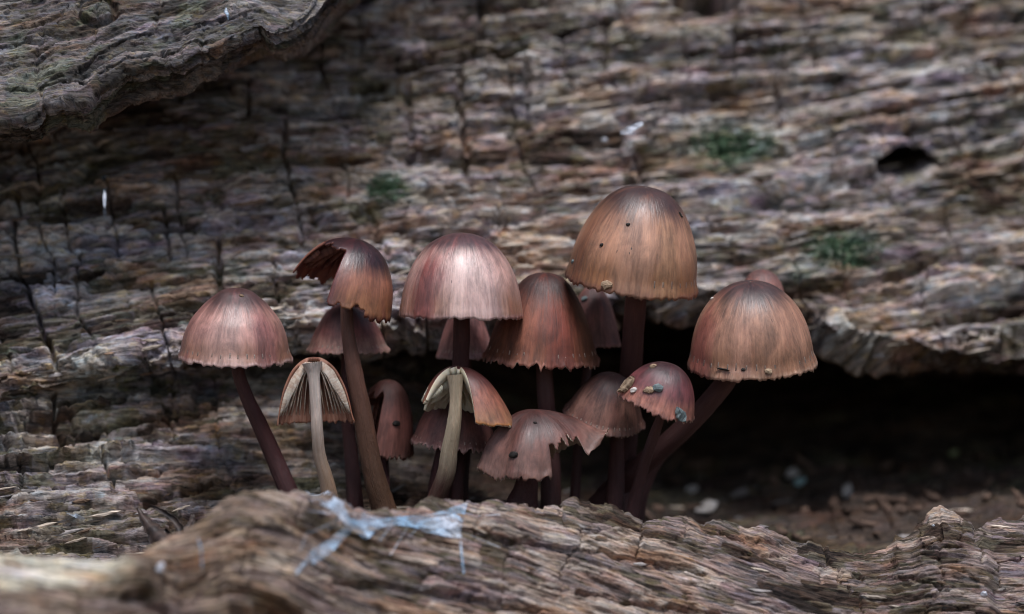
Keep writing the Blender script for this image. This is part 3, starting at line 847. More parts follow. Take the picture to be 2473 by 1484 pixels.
def mushroom(label, apex, R, H, tab, cmat, fmat, smat, stem, pitch=4, roll=0, seed=1, thick=0.5, mask=None, shape=None, und=0.03, flare=0.02, jag=0.35,
             gills=40, gill_depth=1.6, blades=False, nth=224, nv=48, spin=0.0, base_y=None, ground=True):
    """apex (px,py,depth), R and H in photo pixels; stem: [(px,py,depth,width px)...] from cap to base"""
    a = P(*apex); f = (DIST + apex[2]) / DIST * KPX
    pts = [P(s[0], s[1], s[2]) for s in stem]; rad = [s[3] * 0.5 * KPX * (DIST + s[2]) / DIST for s in stem]
    if ground:
        last = pts[-1]
        dirn = (pts[-1] - pts[-2]); dirn = dirn / abs(dirn[2])
        zf = drop(last[0], last[1], last[2] + 0.5)
        if zf < last[2] - 2.5:
            q = last.copy(); q[2] = zf - 0.8; q[0] += dirn[0] * (last[2] - q[2]) * 0.8
            pts.append(q); rad.append(rad[-1] * 1.15)
    root = thing('mushroom', pts[-1], label, 'mushroom', 'mushrooms growing from the crevice')
    M = Matrix.Translation(Vector(a)) @ Matrix.Rotation(R_(roll), 4, 'Y') @ Matrix.Rotation(R_(pitch), 4, 'X') @ Matrix.Rotation(R_(spin), 4, 'Z')
    TH, V, G = cap_grid(R * f, H * f, tab, nth, nv, seed, und, flare, jag, shape)
    me, inn = cap_mesh('cap', TH, V, G, thick, mask, M)
    me.materials.append(cmat); me.materials.append(fmat)
    cap = link('cap', me, None, root)
    ROOTLOC[cap.name] = Vector((0, 0, 0))
    js = (np.arange(gills) * nth / gills).astype(int)
    acc = []; base = 0; FF = []; CC = []
    for q, j in enumerate(js):
        if mask is not None and not mask(np.array([[TH[0, j]]]), np.array([[0.6]]))[0, 0]: continue
        v0 = 0.14 if q % 2 == 0 else 0.45
        v1 = 0.96
        if mask is not None:
            mv = mask(np.full((nv, 1), TH[0, j]), V[:, :1])[:, 0]
            bad = np.where(~mv)[0]
            v1 = min(0.93, V[bad[0], 0] - 0.08) if len(bad) else 0.93
            if v1 < v0 + 0.15: continue
        VV, F, cx = gill_blade('gill', inn, j, V, gill_depth * (1.0 if q % 2 == 0 else 0.6), M, v0, v1)
        if blades:
            gm = mesh_np('gill', VV, F); vattr(gm, 'capc', cx)
            g = bpy.data.objects.new('gill', gm); COL.objects.link(g); gm.materials.append(BLADE)
            g.parent = cap
        else:
            acc.append(VV); FF.append(F + base); CC.append(cx); base += len(VV)
    if acc:
        gm = mesh_np('gills', np.vstack(acc), np.vstack(FF)); vattr(gm, 'capc', np.vstack(CC))
        g = bpy.data.objects.new('gills', gm); COL.objects.link(g); gm.materials.append(fmat)
        g['kind'] = 'stuff'
        g.parent = cap
    sm = tube_mesh('stem', pts, rad, seed + 40)
    so = link('stem', sm, smat, root)
    return root, cap, so, M

BLADE = flesh_material('gill_blade_flesh', (0.48, 0.33, 0.25), (0.66, 0.56, 0.46))

def between(t, a, b):
    """angle test in degrees, a<b, with wrap"""
    d = (np.degrees(t) - a) % 360.0
    return d < (b - a)

def build_mushrooms():
    C = {}
    C['m1'] = cap_material('cap_pinkish', (0.11, 0.055, 0.055), (0.34, 0.205, 0.18), (0.27, 0.155, 0.11), (0.50, 0.39, 0.37), (0.20, 0.085, 0.085), 0.55, 62, 0.35, 0.38, 1.0, 0.7, (0.24, 0.52), [(312, 22, .6, (.20, .075, .08)), (262, 30, .35, (.50, .38, .34))], (1.0, .84, .80))
    mushroom('smooth pinkish-tan domed mushroom standing alone beside the broken plum cap, curved thin stem', (572, 696, 0), 132, 172, M1P, C['m1'], FLESH, STEM_RED,
             [(573, 760, 0, 22), (573, 880, 0, 31), (592, 950, 1, 33), (624, 1020, 2, 38), (660, 1100, 3, 42), (694, 1180, 3, 46), (720, 1240, 3, 48)], 7, 2, 11, und=0.025, flare=0.05, jag=0.45)
    # broken plum cap
    C['m2'] = cap_material('cap_plum', (0.055, 0.018, 0.026), (0.30, 0.155, 0.10), (0.30, 0.165, 0.085), (0.13, 0.045, 0.03), (0.10, 0.025, 0.03), 0.55, 50, 0.4, 0.33, 2.0, 0.3, (0.40, 0.68), [(250, 22, .8, (.12, .04, .045))])
    def m2mask(t, v):
        j = (vn(np.cos(t) * 9, np.sin(t) * 9, 4) - 0.5)
        tear = between(t, 176, 258) & (v > 0.36 + 0.10 * j)
        backleft = between(t, 80, 176.5) & (v > 0.80 + 0.12 * j)
        low = between(t, 258, 300) & (v > 0.93 + 0.08 * j)
        return ~(tear | backleft | low)
    def m2shape(TH, V, x, y, z, R, H):
        lf = np.clip(-np.cos(TH), 0, 1) * V
        return x - lf * R * 0.22, y, z - lf * H * 0.02
    mushroom('broken dark plum mushroom cap torn open on one side showing its hollow red inside', (864, 577, 1), 122, 172, DOME, C['m2'], FLESH_DARK, STEM_BROWN,
             [(850, 640, 1, 24), (838, 715, 0, 29), (840, 800, 0, 32), (856, 900, 0, 40), (876, 1000, 1, 46), (890, 1090, 2, 50), (908, 1170, 3, 55), (930, 1240, 4, 60)], 4, 14, 23, mask=m2mask, shape=m2shape, jag=0.6, und=0.05)
    C['m3'] = cap_material('cap_rose_pale', (0.12, 0.04, 0.04), (0.22, 0.10, 0.095), (0.42, 0.30, 0.265), (0.48, 0.36, 0.33), (0.2, 0.06, 0.07), 0.5, 50, 0.3, 0.45, 3.0, 0.2, (0.3, 0.7))
    mushroom('small rose and cream mushroom half hidden behind the stem of the broken plum cap', (838, 732, 12), 95, 116, CONE, C['m3'], FLESH, STEM_RED,
             [(838, 790, 12, 24), (836, 900, 11, 26), (838, 1000, 10, 30), (848, 1100, 9, 34), (856, 1200, 8, 40), (858, 1240, 8, 42)], 3, 0, 31, und=0.03, flare=0.06)
    # cap seen from inside
    C['m4'] = cap_material('cap_rust', (0.16, 0.055, 0.035), (0.33, 0.13, 0.07), (0.30, 0.13, 0.06), (0.32, 0.16, 0.09), (0.15, 0.04, 0.03), 0.5, 40, 0.4, 0.4, 4.0)
    def m4mask(t, v):
        return ~(between(t, 186, 354) & (v > 0.09))
    def m4shape(TH, V, x, y, z, R, H):
        return x, y * 0.42, z
    mushroom('torn open mushroom with radiating pale gills and a tan stem in full view', (757, 862, -1), 92, 160, [(0, 0), (.20, .02), (.40, .09), (.57, .19), (.70, .32), (.82, .48), (.90, .65), (.96, .83), (1.0, 1.0)], C['m4'],
             flesh_material('rusty_inside', (0.22, 0.085, 0.05), (0.38, 0.20, 0.14)), STEM_TAN,
             [(754, 876, -2, 50), (758, 912, -2, 29), (763, 985, -2, 27), (766, 1040, -2, 29), (772, 1100, -1, 31), (786, 1150, 0, 35), (796, 1200, 1, 40), (800, 1245, 2, 44)], 2, -2, 41, mask=m4mask, shape=m4shape, thick=0.6, blades=True, gills=46, gill_depth=1.5, jag=0.4)
    C['m5'] = cap_material('cap_dull_pink', (0.22, 0.10, 0.08), (0.25, 0.125, 0.11), (0.22, 0.115, 0.10), (0.3, 0.19, 0.17), (0.18, 0.06, 0.05), 0.3, 46, 0.3, 0.5, 5.0)
    def m5mask(t, v):
        return ~((between(t, 170, 262) & (v > 0.42 + 0.05 * np.sin(t * 11))) | (between(t, 120, 171) & (v > 0.6)))
    mushroom('dull pink mushroom with a torn open side and a dark hole in its skin', (942, 917, 11), 78, 176, DOME, C['m5'], FLESH_DARK, STEM_RED,
             [(930, 980, 12, 24), (925, 1060, 12, 26), (925, 1150, 10, 30), (928, 1240, 9, 34)], 5, 8, 53, mask=m5mask, jag=0.7, und=0.06)
    C['m6'] = cap_material('cap_pearl', (0.14, 0.065, 0.068), (0.40, 0.27, 0.235), (0.31, 0.17, 0.11), (0.50, 0.33, 0.30), (0.21, 0.065, 0.058), 0.85, 56, 0.55, 0.34, 6.6, 1.0, (0.28, 0.50), [(232, 20, .9, (.17, .045, .038)), (285, 40, .7, (.55, .45, .42)), (205, 14, .5, (.42, .28, .24))], (1.05, .90, .88))  # pale front band is a painted highlight, dark red one a watery streak
    mushroom('large glossy pearly pink domed mushroom whose rim overlaps the reddish cap', (1116, 562, 1), 147, 203, DOME, C['m6'], FLESH, STEM_RED,
             [(1116, 640, 1, 34), (1115, 770, 2, 40), (1112, 880, 4, 40), (1098, 980, 5, 42), (1078, 1080, 6, 46), (1062, 1160, 7, 52), (1056, 1235, 7, 54)], 2, 1, 61, und=0.02, flare=0.015, jag=0.35)
    # split cap with cream torn flesh
    C['m7'] = cap_material('cap_cinnamon', (0.15, 0.05, 0.05), (0.27, 0.125, 0.085), (0.33, 0.195, 0.11), (0.45, 0.25, 0.09), (0.14, 0.04, 0.035), 0.35, 44, 0.25, 0.4, 7.0)
    def m7mask(t, v):
        return ~((between(t, 205, 292) & (v > 0.13 + 0.06 * np.sin(t * 7))) | (between(t, 150, 206) & (v > 0.72 + 0.13 * np.sin(t * 13))))
    def m7shape(TH, V, x, y, z, R, H):
        rt = np.clip(np.cos(TH - 0.15), 0, 1) * V
        lf = np.clip(-np.cos(TH), 0, 1) * V
        return x + rt * R * 0.36 - lf * R * -0.10, y - rt * R * 0.25, z - rt * H * 0.12
    mushroom('split cinnamon mushroom with thick cream torn edges and a pale stem turning dark brown below', (1108, 884, -2), 104, 118, CONE, C['m7'], FLESH_CREAM, STEM_TWO,
             [(1098, 905, -3, 40), (1101, 960, -3, 31), (1096, 1030, -3, 35), (1085, 1090, -2, 40), (1078, 1140, -1, 44), (1062, 1185, 0, 44), (1040, 1235, 1, 42)], 6, 3, 71, thick=1.5, mask=m7mask, shape=m7shape, gills=30, gill_depth=1.7, jag=0.4)
    C['m8'] = cap_material('cap_lilac', (0.30, 0.14, 0.13), (0.42, 0.25, 0.25), (0.50, 0.36, 0.38), (0.55, 0.44, 0.47), (0.38, 0.16, 0.13), 0.4, 44, 0.3, 0.45, 8.0)
    mushroom('lilac-pink mushroom tucked behind the stem of the large pearly cap', (1124, 735, 15), 68, 128, CONE, C['m8'], FLESH, STEM_RED,
             [(1128, 800, 15, 20), (1130, 900, 15, 22), (1128, 1050, 14, 24), (1120, 1150, 13, 26), (1116, 1240, 12, 30)], 3, 0, 83, flare=0.08)
    C['m9'] = cap_material('cap_russet', (0.075, 0.028, 0.022), (0.235, 0.095, 0.062), (0.205, 0.085, 0.042), (0.46, 0.26, 0.21), (0.17, 0.045, 0.025), 0.55, 58, 0.65, 0.52, 9.0, 0.1, (0.26, 0.6), [(290, 22, .7, (.16, .035, .022)), (250, 16, .4, (.30, .15, .10)), (335, 25, .6, (.10, .06, .028))])
    mushroom('matt russet bell-shaped mushroom with a ragged pale fringe', (1318, 659, 7), 136, 212, [(0, 0), (.16, .01), (.31, .05), (.44, .125), (.55, .225), (.66, .35), (.76, .49), (.85, .64), (.93, .82), (1.0, 1.0)], C['m9'], FLESH, STEM_ROSE,
             [(1314, 740, 7, 34), (1314, 880, 8, 40), (1318, 960, 8, 42), (1324, 1040, 9, 44), (1330, 1120, 9, 46), (1330, 1240, 9, 52)], 6, 3, 91, und=0.04, flare=0.03, jag=0.85)
    # crumpled cap
    C['m10'] = cap_material('cap_crumpled', (0.12, 0.05, 0.045), (0.17, 0.10, 0.085), (0.24, 0.165, 0.145), (0.23, 0.155, 0.13), (0.15, 0.06, 0.05), 0.5, 42, 0.45, 0.46, 10.0)
    def m10shape(TH, V, x, y, z, R, H):
        rt = np.exp(-(((np.degrees(TH) + 180 - 8) % 360 - 180) / 34.0) ** 2) * V
        lf = np.clip(np.cos(TH - math.pi * 1.28), 0, 1) * V
        fold = np.sin(TH * 5 + 0.6) * V ** 1.5
        x = x + rt * R * 0.42 - lf * R * 0.10 + fold * 0.05 * R
        y = y + fold * 0.09 * R
        z = z + rt * (0.12 + 0.46 * V ** 2) * H - lf * H * 0.16 + 0.06 * H * np.sin(TH * 7 + 2) * V ** 2
        return x, y, z
    def m10mask(t, v):
        j = vn(np.cos(t) * 12, np.sin(t) * 12, 9) - 0.5
        return ~(between(t, 292, 338) & (v > 0.66 + 0.2 * j))
    mushroom('crumpled greyish-pink mushroom with one upturned curled lobe and a black dot on its skin', (1290, 990, -2), 118, 128, BELL, C['m10'], FLESH, STEM_RED,
             [(1282, 1030, 0, 36), (1278, 1120, 0, 46), (1270, 1180, 1, 58), (1258, 1235, 2, 84)], 8, 2, 101, mask=m10mask, shape=m10shape, jag=0.7, und=0.08, flare=0.03)
    C['m11'] = cap_material('cap_salmon', (0.22, 0.11, 0.10), (0.26, 0.14, 0.125), (0.26, 0.14, 0.125), (0.42, 0.26, 0.24), (0.3, 0.12, 0.1), 0.3, 40, 0.2, 0.5, 11.0)
    mushroom('salmon-pink mushroom peeping out from behind the matt russet cap', (1432, 690, 17), 68, 145, CONE, C['m11'], FLESH, STEM_ROSE,
             [(1430, 760, 17, 20), (1424, 840, 17, 22), (1410, 960, 16, 22), (1396, 1080, 15, 24), (1386, 1240, 14, 26)], 3, 0, 113)
    C['m12'] = cap_material('cap_honey', (0.085, 0.034, 0.024), (0.36, 0.215, 0.145), (0.24, 0.12, 0.050), (0.22, 0.105, 0.065), (0.24, 0.10, 0.055), 0.4, 64, 0.7, 0.38, 12.4, 0.7, (0.28, 0.58), [(206, 18, .6, (.15, .06, .035)), (268, 24, .45, (.42, .29, .23)), (300, 16, .5, (.38, .25, .15))], (.98, .80, .69))
    mushroom('tallest mushroom, with a big honey-brown bell cap and striped lower half', (1560, 453, 1), 158, 240, [(0, 0), (.18, .008), (.35, .04), (.49, .10), (.61, .18), (.71, .27), (.80, .38), (.88, .50), (.945, .64), (.985, .80), (1.0, 1.0)], C['m12'], FLESH, STEM_ROSE,
             [(1548, 560, 1, 44), (1536, 712, 3, 52), (1528, 820, 8, 52), (1522, 920, 13, 56), (1512, 1050, 16, 58), (1502, 1150, 17, 60), (1496, 1245, 17, 64)], 11, 8, 121, und=0.04, flare=0.035, jag=0.5)
    C['m13'] = cap_material('cap_mottled', (0.14, 0.08, 0.075), (0.22, 0.14, 0.115), (0.27, 0.17, 0.14), (0.3, 0.22, 0.21), (0.12, 0.05, 0.045), 0.6, 46, 0.4, 0.5, 13.0)
    mushroom('mottled brown mushroom tipped sideways behind the purple cap, rim curled up', (1482, 905, 5), 94, 118, CONE, C['m13'], FLESH, STEM_RED,
             [(1490, 960, 6, 30), (1490, 1040, 7, 34), (1488, 1140, 8, 40), (1486, 1245, 8, 46)], 22, 12, 131, jag=0.5, und=0.07, flare=0.06)
    C['m14'] = cap_material('cap_purple', (0.085, 0.030, 0.042), (0.15, 0.055, 0.065), (0.44, 0.23, 0.18), (0.42, 0.25, 0.22), (0.18, 0.05, 0.05), 0.3, 44, 0.45, 0.40, 14.0, 0.3, (0.3, 0.62))
    def m14shape(TH, V, x, y, z, R, H):
        lf = np.clip(-np.cos(TH), 0, 1) * V
        return x - lf * R * 0.18, y, z + lf * H * 0.10
    mushroom('small purple-brown mushroom littered with crumbs and a grey flake', (1622, 879, -4), 88, 116, BELL, C['m14'], FLESH, STEM_ROSE,
             [(1612, 930, -3, 20), (1597, 1000, -2, 21), (1582, 1045, 0, 26), (1563, 1100, 2, 26), (1545, 1160, 4, 30), (1528, 1245, 5, 36)], 8, 16, 141, shape=m14shape, jag=0.55, und=0.05)
    C['m15'] = cap_material('cap_tan', (0.09, 0.046, 0.044), (0.34, 0.21, 0.15), (0.29, 0.17, 0.105), (0.46, 0.33, 0.25), (0.26, 0.11, 0.095), 0.4, 66, 0.6, 0.40, 15.3, 0.5, (0.22, 0.5), [(205, 28, .7, (.22, .07, .065)), (285, 16, .4, (.30, .19, .13)), (255, 14, .35, (.40, .27, .22))], (.94, .77, .69))
    mushroom('wide tan-brown domed mushroom with fine stripes and a stem leaning sideways into the crevice', (1812, 681, 0), 150, 204, [(0, 0), (.17, .01), (.33, .045), (.48, .11), (.62, .20), (.74, .31), (.84, .44), (.92, .60), (.975, .79), (1.0, 1.0)], C['m15'], FLESH, STEM_ROSE,
             [(1800, 800, 3, 40), (1762, 905, 5, 48), (1712, 972, 7, 50), (1655, 1032, 9, 50), (1590, 1090, 12, 52), (1520, 1150, 15, 56), (1455, 1215, 18, 64)], 14, -2, 151, und=0.04, flare=0.05, jag=0.5)
    C['m16'] = cap_material('cap_lavender_edge', (0.13, 0.06, 0.055), (0.19, 0.09, 0.08), (0.25, 0.145, 0.135), (0.5, 0.38, 0.38), (0.16, 0.05, 0.045), 0.5, 40, 0.2, 0.5, 16.0)
    mushroom('small shaded mushroom with a pale frilled edge behind the split cinnamon cap', (1105, 955, 8), 98, 118, BELL, C['m16'], FLESH, STEM_RED,
             [(1112, 1010, 9, 24), (1112, 1080, 9, 28), (1105, 1160, 8, 32), (1100, 1245, 8, 36)], 6, 5, 163, jag=0.8, und=0.05, flare=0.05)
    C['m17'] = cap_material('cap_blush', (0.24, 0.14, 0.13), (0.28, 0.165, 0.15), (0.28, 0.15, 0.13), (0.4, 0.25, 0.2), (0.3, 0.14, 0.12), 0.3, 40, 0.2, 0.55, 17.0)
    mushroom('blush-pink mushroom showing only its crown above the wide tan-brown cap', (1840, 650, 16), 58, 90, DOME, C['m17'], FLESH, STEM_ROSE,
             [(1842, 690, 18, 24), (1815, 800, 19, 26), (1750, 930, 20, 28), (1660, 1040, 20, 30), (1590, 1110, 20, 30), (1555, 1180, 20, 32), (1540, 1250, 20, 34)], 3, 0, 173)
build_mushrooms()

# ------------------------------------------------------------------ small things lying on and sticking to the wood and the caps
bpy.context.view_layer.update()
DG = bpy.context.evaluated_depsgraph_get()
RNG = random.Random(7)

def obj_material(name, a, b, rough=0.8, spec=0.3, scale=900.0, var=0.5):
    """two-tone noise, each object a little lighter or darker than the next"""
    m = NT(name)
    tc = m.n.new('ShaderNodeTexCoord').outputs['Object']
    oi = m.n.new('ShaderNodeObjectInfo')
    off = m.n.new('ShaderNodeVectorMath'); off.operation = 'ADD'
    m.L(tc, off.inputs[0]); m.L(oi.outputs['Random'], off.inputs[1])
    n = m.noise(m.vmul(off.outputs[0], (0.35, 1.6, 1.0)), scale, 5, 0.65)
    c = m.mix(m.mapr(n, 0.32, 0.68), a, b)
    k = m.math('ADD', m.math('MULTIPLY', oi.outputs['Random'], 2 * var), 1.0 - var)
    mul = m.n.new('ShaderNodeVectorMath'); mul.operation = 'SCALE'; m.L(c, mul.inputs[0]); m.L(k, mul.inputs['Scale'])
    m.set(col=mul.outputs[0], rough=rough, spec=spec, normal=m.bump(n, 0.15))
    return m.m

def chip_mesh(name, l, w, t, seed, n=9):
    """irregular split flake, long side along x, flat side down"""
    r = random.Random(seed)
    xs = [-1 + 2 * i / (n - 1) for i in range(n)]
    up, lo = [], []
    for i, x in enumerate(xs):
        e = (1 - abs(x) ** 2.4) ** 0.6
        up.append((x * l / 2, (e * 0.5 + r.uniform(-0.10, 0.12)) * w * (0.35 + 0.65 * e)))
        lo.append((x * l / 2 + r.uniform(-.05, .05) * l, -(e * 0.5 + r.uniform(-0.10, 0.12)) * w * (0.35 + 0.65 * e)))
    bend = r.uniform(-0.15, 0.25)
    V = []
    for (x, y), (x2, y2) in zip(up, lo):
        z = bend * t * (2 * x / l) ** 2 * 2
        ym, xm = (y + y2) / 2, (x + x2) / 2
        V += [(x, y, z - t * .5), (x, y * .92, z + t * r.uniform(.2, .5)), (xm, ym, z + t * r.uniform(.5, 1.0)), (x2, y2 * .92, z + t * r.uniform(.2, .5)), (x2, y2, z - t * .5)]
    F = []
    for i in range(n - 1):
        for k in range(5):
            F.append([i * 5 + k, i * 5 + (k + 1) % 5, (i + 1) * 5 + (k + 1) % 5, (i + 1) * 5 + k])
    me = bpy.data.meshes.new(name)
    me.from_pydata([tuple(c * MM for c in v) for v in V], [], F + [[4, 3, 2, 1, 0], [(n - 1) * 5 + k for k in range(5)]])
    me.update()
    return me

def crumb_mesh(name, r, seed, flat=0.7, sub=2):
    import bmesh
    bm = bmesh.new()
    bmesh.ops.create_icosphere(bm, subdivisions=sub, radius=r * MM)
    q = random.Random(seed); ox = q.uniform(0, 90)
    for v in bm.verts:
        d = v.co.normalized()
        k = 0.62 + 0.8 * float(fbm(np.array([d.x * 1.6 + ox]), np.array([d.y * 1.6 + d.z * 1.3]), seed, 3)[0])
        v.co = Vector((v.co.x * k * 1.2, v.co.y * k * 0.9, v.co.z * k * flat))
    me = bpy.data.meshes.new(name); bm.to_mesh(me); bm.free()
    return me

def orient(nor, along, rx=0.0, tilt=0.0):
    z = Vector(nor).normalized(); x = Vector(along); x = (x - z * x.dot(z)).normalized(); y = z.cross(x)
    M = Matrix((x, y, z)).transposed().to_4x4()
    return M @ Matrix.Rotation(rx, 4, 'Z') @ Matrix.Rotation(tilt, 4, 'Y')

def put(name, me, mat, p, M, parent=None, scale=1.0):
    o = bpy.data.objects.new(name, me); COL.objects.link(o)
    if len(me.materials) == 0: me.materials.append(mat)
    W = Matrix.Translation(Vector([float(c) * MM for c in p])) @ M @ Matrix.Scale(scale, 4)
    if parent is not None:
        o.parent = parent
        o.matrix_parent_inverse = Matrix.Translation(-ROOTLOC[parent.name])
    o.matrix_basis = W
    return o

SPL = [obj_material('splinter_pale', (0.27, 0.22, 0.17), (0.55, 0.47, 0.39), var=.45), obj_material('splinter_grey', (0.14, 0.125, 0.115), (0.34, 0.31, 0.30), var=.45),
       obj_material('splinter_brown', (0.08, 0.05, 0.032), (0.24, 0.16, 0.11), var=.45)]
def build_splinters():
    bank = []
    for k in range(18):
        me = chip_mesh('splinter', RNG.uniform(3.0, 8.0), RNG.uniform(0.4, 1.2), RNG.uniform(0.25, 0.5), 500 + k)
        me.materials.append(SPL[k % 3]); bank.append(me)
    done = {'rotting_log': 0, 'split_log': 0}
    tries = 0
    while tries < 900 and (done['rotting_log'] < 270 or done['split_log'] < 50):
        tries += 1
        if tries % 3 == 0: dx, dy = RNG.uniform(-20, 2490), RNG.uniform(1180, 1480)
        else: dx, dy = RNG.uniform(-20, 2490), RNG.uniform(0, 930)
        p, n, ob = hit(dx, dy)
        if ob is None or ob.parent is None or ob.name.startswith('overhang'): continue
        kind = 'rotting_log' if ob.parent == LOG else 'split_log' if ob.parent == SLAB else None
        if kind is None or n[1] > 0.2 or done[kind] >= (270 if kind == 'rotting_log' else 50): continue
        a = R_(10.5) if kind == 'rotting_log' else R_(-8)
        nn = np.array(n) * 0.6 + np.array([0, -0.5, 0.3])
        M = orient(nn, (math.cos(a), 0, math.sin(a)), RNG.gauss(0, 0.10), RNG.gauss(0, 0.06))
        put('splinter', bank[RNG.randrange(len(bank))], None, p + nn / np.linalg.norm(nn) * 0.02, M, ob.parent, RNG.uniform(0.4, 0.95) * (1.0 if kind == 'rotting_log' else 0.7))
        done[kind] += 1
build_splinters()

def build_cavity_chips():
    dark = obj_material('dark_chip', (0.05, 0.03, 0.022), (0.17, 0.11, 0.08))
    pale = obj_material('pale_chip', (0.30, 0.27, 0.24), (0.55, 0.52, 0.50))
    teal = obj_material('teal_chip', (0.22, 0.36, 0.36), (0.40, 0.55, 0.54))
    bank = [chip_mesh('wood_chip', RNG.uniform(2.5, 7), RNG.uniform(1, 2.4), RNG.uniform(.4, 1.0), 700 + k) for k in range(10)]
    n = 0
    for k in range(90):
        dx, dy = RNG.uniform(1450, 2470), RNG.uniform(1085, 1300)
        p, nn, ob = hit(dx, dy)
        if ob is None or ob.name.split('.')[0] != 'log_face' or n >= 46: continue
        M = orient(np.array(nn) * .5 + np.array([0, -.1, .6]), (math.cos(k * 2.4), math.sin(k * 2.4) * .6, 0.2), 0, RNG.gauss(0, 0.35))
        o = put('wood_chip', bank[k % 10], dark, p + np.array([0, 0, .35]), M, None, RNG.uniform(.5, 1.15))
        tag(o, 'small dark wood chip lying on the shaded crevice floor', 'wood chip', 'dark wood chips on the crevice floor'); n += 1
    for i, (dx, dy, l, mt, lab) in enumerate([(1930, 1172, 3.0, teal, 'little teal-tinged flake on the crevice floor beside a pale one'), (1915, 1150, 3.6, pale, 'pale curled flake beside the teal-tinged flake in the crevice'),
                                     (2045, 1192, 3.6, pale, 'pale upright sliver standing on the crevice floor'), (1705, 1232, 5.0, pale, 'large pale chip lying just behind the split log'),
                                     (2302, 1102, 2.0, obj_material('lime_chip', (.3, .34, .18), (.5, .55, .3)), 'tiny lime-green scrap on the wood deep in the crevice'), (1670, 1190, 3.0, pale, 'pale splinter lying beneath the leaning stem')]):
        p, nn, ob = hit(dx, dy)
        if ob is None: continue
        me = chip_mesh('wood_chip', l, l * .45, .5, 800 + i)
        o = put('wood_chip', me, mt, p + np.array([0, -.5, .6]), orient((0.1, -.8, .55), (0.5 if i != 2 else .15, 0, .4), 0, .2))
        tag(o, lab, 'wood chip')
build_cavity_chips()

def build_moss():
    m = obj_material('moss_green', (0.035, 0.075, 0.042), (0.13, 0.22, 0.13), 0.7, 0.3, 500, .2)
    for i, (cx, cy, rw, rh, n, lab) in enumerate([(932, 452, 46, 26, 150, 'small bright green moss patch on the log above the broken plum cap'), (1765, 350, 88, 32, 260, 'broad blue-green moss patch on the log near the knot hole'),
                                         (2035, 608, 78, 32, 200, 'dark green moss patch on the log beside the wide tan-brown mushroom')]):
        V, F = [], []
        for k in range(n):
            t = RNG.uniform(0, 6.283); q = RNG.random() ** 0.8 * 1.25
            p, nn, ob = hit(cx + rw * q * math.cos(t), cy + rh * q * math.sin(t))
            if ob is None or ob.parent != LOG: continue
            nn = Vector(nn)
            for b in range(3):
                d = (nn + Vector((RNG.gauss(0, .7), RNG.gauss(0, .4), RNG.gauss(.1, .7)))).normalized() * RNG.uniform(.5, 1.1)
                s = d.cross(Vector((RNG.random(), RNG.random(), RNG.random()))).normalized() * RNG.uniform(.10, .2)
                u = d.cross(s).normalized() * 0.07
                o0 = Vector(p) + Vector((RNG.gauss(0, .3), 0, RNG.gauss(0, .3))) - nn * .15
                b0 = len(V)
                V += [o0 - s * .4, o0 + s * .4, o0 + d * .5 + s, o0 + d, o0 + d * .5 - s, o0 + d * .5 + u]
                F += [[b0, b0 + 1, b0 + 5], [b0 + 1, b0 + 2, b0 + 5], [b0 + 2, b0 + 3, b0 + 5], [b0 + 3, b0 + 4, b0 + 5], [b0 + 4, b0, b0 + 5]]
        me = bpy.data.meshes.new('moss_patch'); me.from_pydata([tuple(v * MM) for v in V], [], F); me.update()
        o = link('moss_patch', me, m)
        tag(o, lab, 'moss', None, 'stuff')
build_moss()

def silk_material():
    m = NT('spider_silk')
    tc = m.n.new('ShaderNodeTexCoord').outputs['Object']
    n = m.noise(m.vmul(tc, (0.6, 1, 1.6)), 420, 5, 0.65, 0.6)
    n2 = m.noise(tc, 160, 3, 0.5)
    c = m.mix(m.mapr(n2, 0.35, 0.65), (0.40, 0.62, 0.85), (0.85, 0.90, 1.0))
    al = m.math('ADD', m.mapr(n, 0.38, 0.68, 0.08, 0.60), m.mapr(n2, 0.53, 0.64, 0, 0.5), clamp=True)
    m.set(col=c, rough=0.25, spec=0.9, alpha=al, normal=m.bump(n, 0.5))
    return m.m
SILK = silk_material()

def drape(name, top, bot, lift, nu=60, nw=14, sag=0.0):
    """taut silk sheet between two edges that lie on the wood"""
    T = catmull(top, nu); B = catmull(bot, nu)
    V = []
    for i in range(nu):
        ys = []
        for w in np.linspace(0, 1, nw):
            q = T[i] * (1 - w) + B[i] * w
            p, nn, ob = hit(q[0], q[1])
            ys.append((q, p[1] if p is not None and p[1] < 20 else None))
        good = [y for _, y in ys if y is not None] or [-20.0]
        m0 = min(good)
        lin = np.polyfit(np.arange(len(good)), good, 1) if len(good) > 2 else (0, good[0])
        for k, (q, y) in enumerate(ys):
            yy = np.polyval(lin, k) - lift
            V.append(P(q[0], q[1], yy))
    V = np.array(V).reshape(nu, nw, 3)
    for _ in range(4):
        V[1:-1, :, 1] = (V[:-2, :, 1] + V[2:, :, 1] + 2 * V[1:-1, :, 1]) / 4
    V[..., 1] += (fbm(V[..., 0] / 2.5, V[..., 2] / 2.0, 88, 3) - .5) * 1.0
    V2 = V + np.array([0, 0.06, 0])
    F = grid_faces(nu, nw); n0 = nu * nw
    idx = np.arange(n0).reshape(nu, nw)
    ring = np.concatenate([idx[:, 0], idx[-1, 1:], idx[::-1, -1][1:], idx[0, ::-1][1:-1]])
    side = [[ring[i], ring[(i + 1) % len(ring)], ring[(i + 1) % len(ring)] + n0, ring[i] + n0] for i in range(len(ring))]
    return mesh_np(name, np.vstack([V.reshape(-1, 3), V2.reshape(-1, 3)]), np.vstack([F, F[:, ::-1] + n0, side]))

def strand(name, pix, r, lift=0.5):
    pts = []
    for dx, dy in pix:
        p, nn, ob = hit(dx, dy)
        pts.append(P(dx, dy, (p[1] if p is not None else -20) - lift))
    return tube_mesh(name, pts, [r] * len(pts), 5, 6, 30, 0.2)

